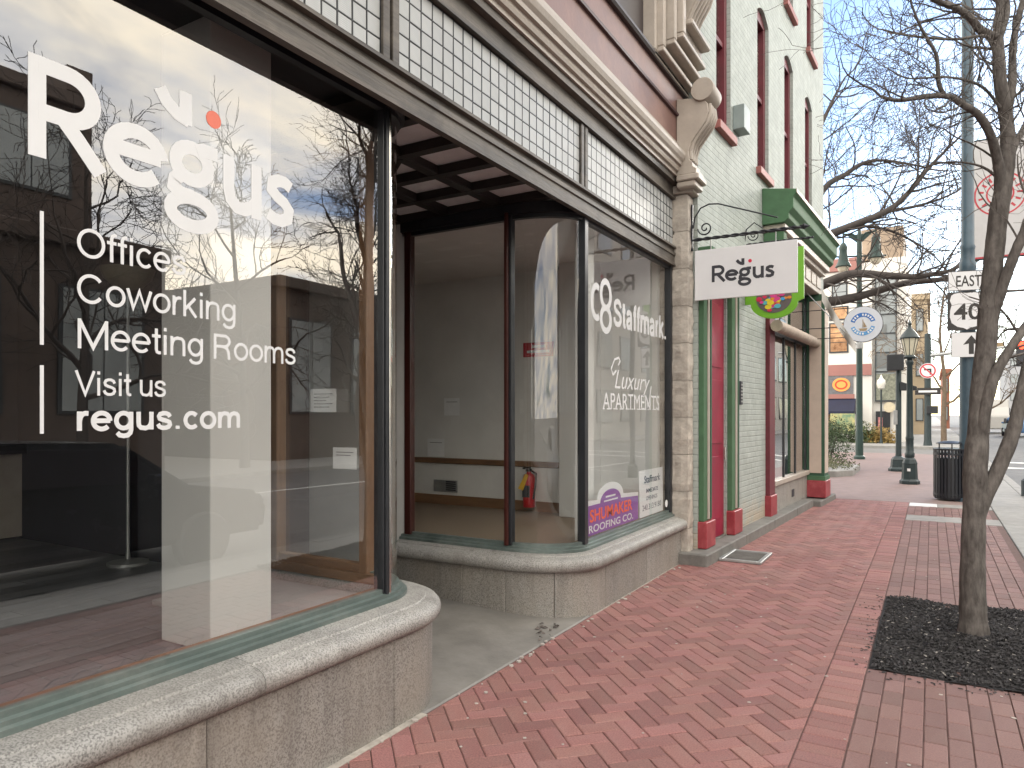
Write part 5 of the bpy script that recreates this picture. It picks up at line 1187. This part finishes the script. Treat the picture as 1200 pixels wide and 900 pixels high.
mb.build('red_ring', M_redp, bnr); MB().box(.70, 1.56, ky - .022, ky + .022, 4.70, 4.735).build('hem', M_redp, bnr)
MB().tube([(.68, ky, 7.07), (1.62, ky, 7.07)], .02, 8).tube([(.68, ky, 4.69), (1.62, ky, 4.69)], .02, 8).build('arm', M_lamppost, kp)

# far signal mast with red light, and its small signs
mx, my = -.178, 41.2
fm = thing('far_signal_mast', 'far traffic signal mast with long arm and one red light', 'traffic signal', (mx, my, 0))
MB().lathe([(0, 0), (.2, 0), (.16, .3), (.14, 5.6), (0, 5.65)], (mx, my, 0), 12).build('pole', M_lamppost, fm, smooth=40)
MB().tube([(mx, my, 4.5), (2.4, my, 4.75), (6.0, my, 5.0)], [.09, .07, .05], 8).build('arm', M_metal, fm)
hd = MB().box(3.44, 3.86, my - .15, my + .15, 3.85, 5.08).build('signal_head', M_black, fm, bevel=.03)
sm = MB(); sm.lathe([(0, my - .17), (.17, my - .17), (.17, my - .151), (0, my - .151)], (3.65, 0, 4.83), 16, 'y'); sm.build('red_lamp', emit('red_light', (1, .03, .01), 5), hd)
for z in (4.45, 4.08): MB().lathe([(0, my - .16), (.13, my - .16), (.13, my - .151), (0, my - .151)], (3.65, 0, z), 14, 'y').build('dark_lamp', M_ink, hd)
MB().box(1.9, 3.0, my - .04, my - .02, 4.78, 5.02).build('street_plate', mat('brown_plate', (.25, .18, .10), .6), fm)
nt_ = MB().lathe([(0, my - .21), (.38, my - .21), (.38, my - .2), (0, my - .2)], (mx, 0, 3.75), 24, 'y').build('no_turn_sign', M_sign, fm)
mb = MB(); o0 = Vector((mx, my - .212, 3.75)); ribbon(mb, arc(0, 0, .32, .32, 0, 351, 30), .07, o0, X1, Z1, X1.cross(Z1), 1, 1, True); ribbon(mb, [(-.22, .22), (.22, -.22)], .06, o0, X1, Z1, X1.cross(Z1), 1, 1, False, .001); mb.build('red_bar', M_redp, nt_)
mb = MB(); ribbon(mb, [(.12, -.2), (.12, .06), (-.16, .06)], .08, o0 + Vector((0, .0008, 0)), X1, Z1, X1.cross(Z1), 1, 1, False, 0, .0004); mb.build('turn_arrow', M_sblack, nt_)
ow = MB().box(mx - .55, mx + .55, my - .22, my - .20, 2.55, 2.9).build('one_way_plate', M_sblack, fm); MB().box(mx - .4, mx + .4, my - .225, my - .2205, 2.67, 2.77).build('arrow', M_sign, ow)
MB().box(mx - .05, mx + .45, my - .3, my - .15, 1.6, 2.0).build('walk_signal', M_black, fm, bevel=.02)

# planter bed with low shrub at the corner plaza
pk = tag(MB().prism([(-4.5, 19.4), (-2.1, 19.6), (-1.75, 20.2), (-1.75, 22.4), (-4.5, 22.4)], 'z', -.05, .16).build('planter_kerb', M_conc, bevel=.02), 'low concrete kerbed planter bed past the green pier', 'planter')
def leaf_bush(name, label, c, rx, ry, rz, n, m, seed, size=.03, flat=False):
    rg = random.Random(seed); t = thing(name, label, 'shrub', (c[0], c[1], 0)); mb = MB()
    for k in range(n):
        a, b = rg.random()*6.283, math.asin(rg.uniform(-.2, 1)); r = rg.random()**.45 * (1 + .2*math.sin(3*a + seed) + .12*math.sin(5*b + 2*a))
        p = Vector((c[0] + rx*r*math.cos(a)*math.cos(b), c[1] + ry*r*math.sin(a)*math.cos(b), c[2] + rz*(r*math.sin(b)) ))
        d = Vector((rg.gauss(0, 1), rg.gauss(0, 1), rg.gauss(0, 1))).normalized()*size*rg.uniform(.6, 1.4); q = d.orthogonal().normalized()*d.length*.5
        mb.add([p-d, p+q, p+d, p-q], [(0, 1, 2, 3)])
    mb.build('foliage', m, t)
    s = MB()
    for k in range(7):
        a = rg.random()*6.283; s.tube([(c[0] + .1*rx*math.cos(a), c[1] + .1*ry*math.sin(a), 0), (c[0] + .5*rx*math.cos(a), c[1] + .5*ry*math.sin(a), c[2] + rz*.55)], .012, 5)
    s.build('stems', M_bark2, t); return t
M_leafd = mat('dark_leaf', (.035, .06, .022), .6, .3, 8, rand=.5); M_leafy = mat('dry_grass_leaf', (.30, .21, .07), .7, .3, 8, rand=.4); M_leafo = mat('dull_leaf', (.10, .105, .055), .7, .3, 8, rand=.4)
leaf_bush('low_shrub', 'low dull ground-hugging shrub filling the concrete planter bed', (-2.7, 20.9, .14), .95, 1.2, .35, 2200, M_leafo, 3)
leaf_bush('dark_shrub', 'dark round evergreen shrub beside the green pier', (-2.75, 23.2, .3), .75, .8, 1.15, 2600, M_leafd, 5)

# ------------------------------------------------------------------ far pale building across the cross street
fb = thing('corner_hotel', 'pale corner building with navy awning, orange windows and grey stair bay', 'building', (-4, 46, 0))
M_pale = mat('pale_render', (.74, .72, .68), .75, .06, .6); M_pink = mat('pink_band', (.36, .17, .15), .7, .08, 1)
YB = 46.0
MB().box(-14, -2.98, YB, YB + 14, 0, 10.4).build('wall', M_pale, fb)
MB().box(-2.98, -1.25, YB + .3, YB + 12, 0, 10.6).build('wall', M_pale, fb)
MB().box(-3.6, -1.4, YB + .4, YB + 6, 10.6, 12.4).build('roof_block', mat('roof_brick', (.36, .28, .21), .8, .35, 1.2, .5, 6), fb)
MB().box(-14.1, -3.5, YB - .15, YB + 2, 10.0, 10.75).build('roof', M_pink, fb, bevel=.03)
MB().box(-14, -3.0, YB - .12, YB, 3.85, 4.5).build('band', M_pink, fb)
MB().box(-14, -3.9, YB - .1, YB, 2.5, 2.76).build('band', M_pink, fb)
M_orange = mat('painted_sunset_pane', (.28, .11, .045), .3, .5, 1.6, col2=(.52, .30, .15))  # sunset reflection painted into the pane colour, no emission
M_paneg = mat('grey_pane', (.30, .33, .34), .15, .15, .8); M_ironfar = mat('far_frame', (.04, .045, .05), .5)
def fwin(x0, x1, z0, z1, m, mull=2, rows=2, y=YB):
    w_ = MB().box(x0 - .06, x1 + .06, y - .06, y - .001, z0 - .06, z1 + .06).build('window', M_ironfar, fb)
    for i in range(mull):
        for j in range(rows):
            a, b = x0 + (x1-x0)*i/mull, x0 + (x1-x0)*(i+1)/mull; c, d = z0 + (z1-z0)*j/rows, z0 + (z1-z0)*(j+1)/rows
            MB().box(a + .02, b - .02, y - .075, y - .0605, c + .02, d - .02).build('pane', m, w_)
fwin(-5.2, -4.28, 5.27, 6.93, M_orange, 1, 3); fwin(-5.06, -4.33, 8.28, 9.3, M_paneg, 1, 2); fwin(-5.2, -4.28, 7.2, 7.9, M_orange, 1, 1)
fwin(-8.5, -7.5, 5.3, 6.9, M_paneg); fwin(-8.5, -7.5, 7.3, 8.9, M_paneg)
ne = MB().box(-5.34, -3.96, YB - .1, YB, 2.76, 3.86).build('sign_panel', mat('slate_panel', (.16, .16, .17), .6, .3, 6), fb)
mb = MB(); disc(mb, Vector((-4.6, YB - .1, 3.32)), X1, Z1, .48, .03, 24, .40); mb.build('neon_roundel', emit('neon_orange', (.7, .28, .07), .3), ne)
mb = MB(); ribbon(mb, arc(0, 0, .30, .24, 0, 351, 24), .09, Vector((-4.6, YB - .136, 3.32)), X1, Z1, X1.cross(Z1), 1, 1, True, 0, .004); mb.build('neon_ring', mat('neon_red', (.6, .06, .03), .5), ne)
awf = MB().prism([(YB, 2.5), (YB - 1.1, 1.75), (YB - 1.1, 1.58), (YB, 1.58)], 'x', -9, -3.83).build('awning', mat('navy_canvas', (.018, .022, .05), .8, .2, 2), fb)
MB().box(-5.06, -3.78, YB - 1.3, YB - 1.2, .45, 1.62).build('mural_board', mat('mural_paint', (.07, .30, .22), .5, .3, 3.5, col2=(.50, .42, .18)), fb)
MB().box(-5.4, -5.1, YB - .05, YB, .3, 1.6).build('painted_glow_pane', M_orange, fb)  # orange glow is only pane colour, nothing lit behind it
bay = MB().box(-2.82, -1.75, YB + .1, YB + .3, 2.3, 9.6).build('stair_bay', M_paneg, fb)
for k, z in enumerate((2.3, 4.0, 5.1, 6.2, 7.3, 8.4, 9.5)): MB().box(-2.84, -1.73, YB + .05, YB + .1, z, z + .07).build('bay_rail', M_ironfar, bay)
for x in (-2.84, -1.78): MB().box(x, x + .06, YB + .04, YB + .1, 2.3, 9.6).build('bay_rail', M_ironfar, bay)
for k in range(3):
    z = 4.25 + 1.1*k*1.5
    MB().box(-2.74, -2.25, YB + .06, YB + .1, z, z + .85).build('bay_panel', mat('bay_dark', (.16, .17, .17), .4), bay)
MB().box(-2.80, -1.78, YB + .06, YB + .1, 2.4, 3.9).build('bay_panel', mat('bay_mosaic', (.22, .23, .18), .6, .6, 9), bay)
ed = MB().box(-2.80, -2.06, YB + .1, YB + .3, .1, 1.75).build('door', M_black, fb); MB().box(-2.68, -2.45, YB + .09, YB + .1, .5, 1.4).build('poster', mat('poster_pink', (.5, .2, .2), .6, .5, 8), ed)
MB().lathe([(0, YB), (.3, YB), (.3, YB + .08), (0, YB + .08)], (-2.1, 0, 1.98), 24, 'y').build('round_emblem', mat('emblem_cream', (.62, .55, .40), .6), fb)
leaf_bush('hedge', 'dark clipped hedge below the navy awning of the corner building', (-4.9, 43.2, .2), 1.6, .6, 1.1, 3500, M_leafd, 8, .06)
leaf_bush('hedge', 'small bright green shrub right of the mural board', (-3.25, 43.4, .2), .6, .5, .95, 1200, mat('mid_leaf', (.07, .095, .035), .6, .3, rand=.4), 9, .06)
leaf_bush('ornamental_grass', 'golden dry ornamental grasses by the corner building entrance', (-2.5, 43.5, .1), .95, .5, .85, 1500, M_leafy, 10, .07)
# small lantern in front of it
wl = thing('entrance_lantern', 'slim dark lantern post with white globe before the stair bay', 'street lamp', (-2.35, 43, 0))
MB().lathe([(0, 0), (.1, 0), (.05, .3), (.045, 2.9), (0, 2.95)], (-2.35, 43, 0), 10).build('post', M_lamppost, wl, smooth=40)
MB().lathe([(0, 2.9), (.16, 2.98), (.22, 3.2), (.2, 3.4), (.1, 3.5), (0, 3.75)], (-2.35, 43, 0), 10).build('globe', mat('globe_white', (.7, .68, .62), .4), wl, smooth=40)

# far houses along the street
def far_house(label, x0, x1, y0, y1, h, m, floors, cols, roofm=None, mw=M_paneg):
    t = thing('far_building', label, 'building', ((x0+x1)/2, y0, 0))
    MB().box(x0, x1, y0, y1, 0, h).build('wall', m, t)
    MB().box(x0 - .2, x1 + .2, y0 - .2, y1 + .2, h, h + .5).build('roof', roofm or m, t, bevel=.05)
    for i in range(cols):
        for j in range(floors):
            cx = x0 + (x1-x0)*(i+.5)/cols; z0 = h*(j + .3)/floors; z1 = h*(j + .8)/floors; hw = (x1-x0)/cols*.25
            w_ = MB().box(cx - hw, cx + hw, y0 - .08, y0 - .001, z0, z1).build('window', M_ironfar, t); MB().box(cx - hw + .06, cx + hw - .06, y0 - .1, y0 - .0805, z0 + .06, z1 - .06).build('pane', mw, w_)
    return t
M_tan = mat('tan_stone', (.44, .35, .24), .8, .15, .5); M_rb = mat('far_red_brick', (.30, .12, .075), .8, .15, 1); M_gr = mat('far_grey', (.33, .34, .36), .8, .1, .5)
far_house('narrow tan stone building behind the lantern post', -4.5, -.3, 64, 80, 10.5, M_tan, 3, 4)
far_house('red brick gable building seen behind the route sign', 1.0, 1.66, 90, 110, 6, M_rb, 2, 1)
far_house('grey slab building far down the street behind the route sign', 11.2, 22, 150, 165, 12, M_gr, 4, 5)
far_house('low red brick building at the far right end of the street', 11.3, 26, 118, 130, 5.5, M_rb, 1, 6)
vn = thing('white_van', 'white box van far away at the right beside the tree trunk', 'van', (4.9, 77, -.12))
MB().prism([(75.5, .25), (80.5, .25), (80.5, 2.85), (76.6, 2.9), (76.3, 2.2), (75.5, 1.4)], 'x', 3.9, 5.9).build('body', M_whitewall, vn, bevel=.08)
MB().prism([(75.6, 1.5), (76.32, 2.15), (76.32, 1.5)], 'x', 3.88, 5.92).build('side_window', M_ink, vn)
for x in (3.95, 5.65):
    for y in (76.2, 79.6): MB().lathe([(0, x), (.36, x), (.36, x + .2), (0, x + .2)], (0, y, .24), 16, 'x').build('wheel', M_ink, vn, smooth=40)
for x in (4.0, 5.65): MB().box(x, x + .15, 75.46, 75.5, .9, 1.1).build('headlight', mat('red_lens', (.5, .02, .02), .4), vn)

def bare_tree(name, label, x, y, h, seed, r=.15, group=None, lev=4, lean=0, minr=.006, m=None, first=.32, nl=8):
    rg = random.Random(seed); t = thing(name, label, 'tree', (x, y, 0), 0, group); mb = MB()
    P = [Vector((x, y, -.15)), Vector((x + lean*.1, y, h*.15)), Vector((x + lean*.3 + rg.gauss(0, .06), y + rg.gauss(0, .06), h*.35)), Vector((x + lean*.6 + rg.gauss(0, .15), y + rg.gauss(0, .15), h*.6)), Vector((x + lean + rg.gauss(0, .2), y + rg.gauss(0, .2), h*.85))]
    pts = smooth_path(P, 4); n = len(pts)-1; rad = [r*(1 - .8*i/n) for i in range(n+1)]; mb.tube(pts, rad, 10); mb.build('trunk', m or M_bark2, t, smooth=60)
    mb = MB()
    for k in range(nl):
        tt = first + (1-first)*(k + rg.random()*.5)/nl; f = min(tt, .99)*n; i = int(f); q = pts[i].lerp(pts[i+1], f-i); a = k*2.4 + rg.random()
        el = R(rg.uniform(25, 55)); d = Vector((math.cos(a)*math.cos(el), math.sin(a)*math.cos(el), math.sin(el)))
        twig(mb, q, d, h*rg.uniform(.26, .4)*(1.15 - .5*tt), max(minr, rad[i]*.6), 1, rg, lev, .24, .012, (30, 65), minr, (3, 4))
    mb.build('branches', m or M_bark2, t, smooth=60); return t
bare_tree('bare_sapling', 'slim bare tree far behind beside the no turn sign', .55, 44.5, 10, 31, .16, lev=4, minr=.012, m=mat('bark_tan', (.16, .12, .085), .9, .2))
bare_tree('bare_tree_far', 'pale bare tree low in the distance left of the trunk', 3.2, 62, 8, 32, .18, lev=3, minr=.015, m=MATS['bark_tan'])
bare_tree('bare_tree_far', 'pale bare tree in the distance above the white van', 9.5, 72, 11, 33, .2, lev=3, minr=.018, m=MATS['bark_tan'])
bare_tree('bare_tree_far', 'bare tree at the distant right edge over the brick building', 15.0, 80, 13, 34, .2, lev=3, minr=.018, m=MATS['bark_tan'])

# ------------------------------------------------------------------ the other side of the street (seen as reflections in the glass)
M_op1 = mat('dark_brick_front', (.10, .075, .065), .8, .2, 2, .3, 20); M_op2 = mat('brown_brick_front', (.105, .085, .072), .8, .2, 2, .3, 20); M_op3 = mat('stone_front', (.34, .31, .28), .8, .15, 1)
def street_front(label, x, y0, y1, h, m, bays, floors, wm=M_paneg, depth=9):
    t = thing('street_front', label, 'building', (x, (y0+y1)/2, 0))
    MB().box(x, x + depth, y0, y1, 0, h).build('wall', m, t); MB().box(x - .25, x + depth, y0 - .05, y1 + .05, h, h + .4).build('cornice', m, t, bevel=.04)
    for i in range(bays):
        for j in range(floors):
            c = y0 + (y1-y0)*(i+.5)/bays; hw = (y1-y0)/bays*.3; z0 = h*(j + .25)/floors + (0 if j else .2); z1 = h*(j + .82)/floors
            w_ = MB().box(x - .06, x - .001, c - hw - .08, c + hw + .08, z0 - .08, z1 + .08).build('window', M_ironfar, t)
            for k in (0, 1): MB().box(x - .08, x - .0605, c - hw + k*hw + .02, c + k*hw - .02, z0, z1).build('pane', wm, w_)
    return t
street_front('low dark brick shop row opposite the office window', 14, -9, 12.6, 5.9, M_op1, 6, 1)
street_front('low brown brick building opposite, past the gap', 14, 16.6, 32, 5.9, M_op2, 5, 1)
street_front('tall dark brick block behind the opposite shop row', 16.2, -12, 11.7, 10.4, M_op1, 7, 3, M_paneg, 7)
for y_ in (11.2, 8.4, 5.6, 2.8): MB().box(15.95, 17.2, y_ - .35, y_ + .35, 10.8, 11.5).build('parapet_block', M_op1, [o for o in COL.objects if o.get('label', '').startswith('tall dark brick block')][0])
street_front('stone fronted office block opposite, beyond the brown brick building', 24, 12, 30, 4.4, M_op3, 6, 1)
street_front('long grey stone block opposite, beyond the cross street', 13.5, 41, 88, 15, mat('grey_stone_front', (.42, .41, .39), .8, .12, .5), 12, 4, M_paneg, 14)
M_carp = [mat('car_dark', (.02, .022, .028), .25, .1), mat('car_silver', (.33, .34, .36), .3, .1, metal=.6)]
def car(name, label, x, y, m):
    t = thing(name, label, 'car', (x, y, -.12), 0, None)
    prof = [(-2.2, .32), (2.2, .32), (2.25, .62), (2.12, .80), (1.2, .95), (.55, 1.42), (-.9, 1.46), (-1.65, 1.05), (-2.15, .98), (-2.25, .7)]
    n = len(prof); mb = MB(); W_ = .86; vs = []
    for s_ in (-1, 1):
        for yy, zz in prof: vs.append((s_*(W_ if zz < 1.0 else W_*.80), yy, zz))
    mb.add(vs, [list(range(n)), list(range(n, 2*n))[::-1]] + [(i, (i+1) % n, n+(i+1) % n, n+i) for i in range(n)])
    bo = mb.build('body', m, t, bevel=.06, smooth=50, local=True, seg=2)
    for s_ in (-1, 1):
        MB().prism([(-1.45, 1.06), (.98, 1.0), (.50, 1.36), (-.86, 1.40)], 'x', s_*.79, s_*.80 + s_*.012).build('side_window', M_ink, bo, local=True)
        for yy in (-1.38, 1.36):
            w_ = MB().lathe([(0, -.1), (.30, -.1), (.32, -.07), (.32, .07), (.30, .1), (0, .1)], (s_*.80, yy, .32), 20, 'x').build('wheel', M_ink, t, smooth=40, local=True)
            MB().lathe([(0, .1), (.2, .1), (.2, .115), (0, .12)], (s_*.80, yy, .32), 14, 'x').build('rim', M_metal, w_, local=True)
        MB().box(s_*.6 - .14, s_*.6 + .14, 2.13, 2.24, .62, .74).build('headlight', M_paper, t, bevel=.02, local=True)
        MB().box(s_*.62 - .12, s_*.62 + .12, -2.26, -2.18, .72, .88).build('tail_light', mat('tail_lamp', (.4, .01, .01), .3), t, bevel=.02, local=True)
        MB().box(s_*.88 - .08, s_*.88 + .08, .72, .82, .98, 1.1).build('mirror', m, t, bevel=.02, local=True)
    return t
car('parked_car', 'dark parked car at the kerb reflected low in the office window', 2.72, 3.7, M_carp[0])
car('far_car', 'small blue car far away at the right edge of the street', 5.6, 66, mat('car_blue', (.06, .16, .34), .3))
car('parked_car', 'silver parked car at the kerb reflected at the left of the office window', 2.72, -2.2, M_carp[1])
for k, (x, y, h, sd, lb) in enumerate(((12.3, 9.4, 9.0, 51, 'bare street tree opposite, reflected left of the word mark'), (12.6, 14.2, 9.5, 52, 'bare street tree opposite, reflected under the word mark'), (12.4, 19.5, 8.5, 53, 'bare street tree opposite, reflected in the middle of the pane'), (12.4, 4.0, 8.5, 54, 'bare street tree opposite, reflected at the left edge of the pane'))):
    bare_tree('opposite_tree', lb, x, y, h, sd, .16, 'bare trees across the street', 4, .4, .007, first=.25, nl=10)
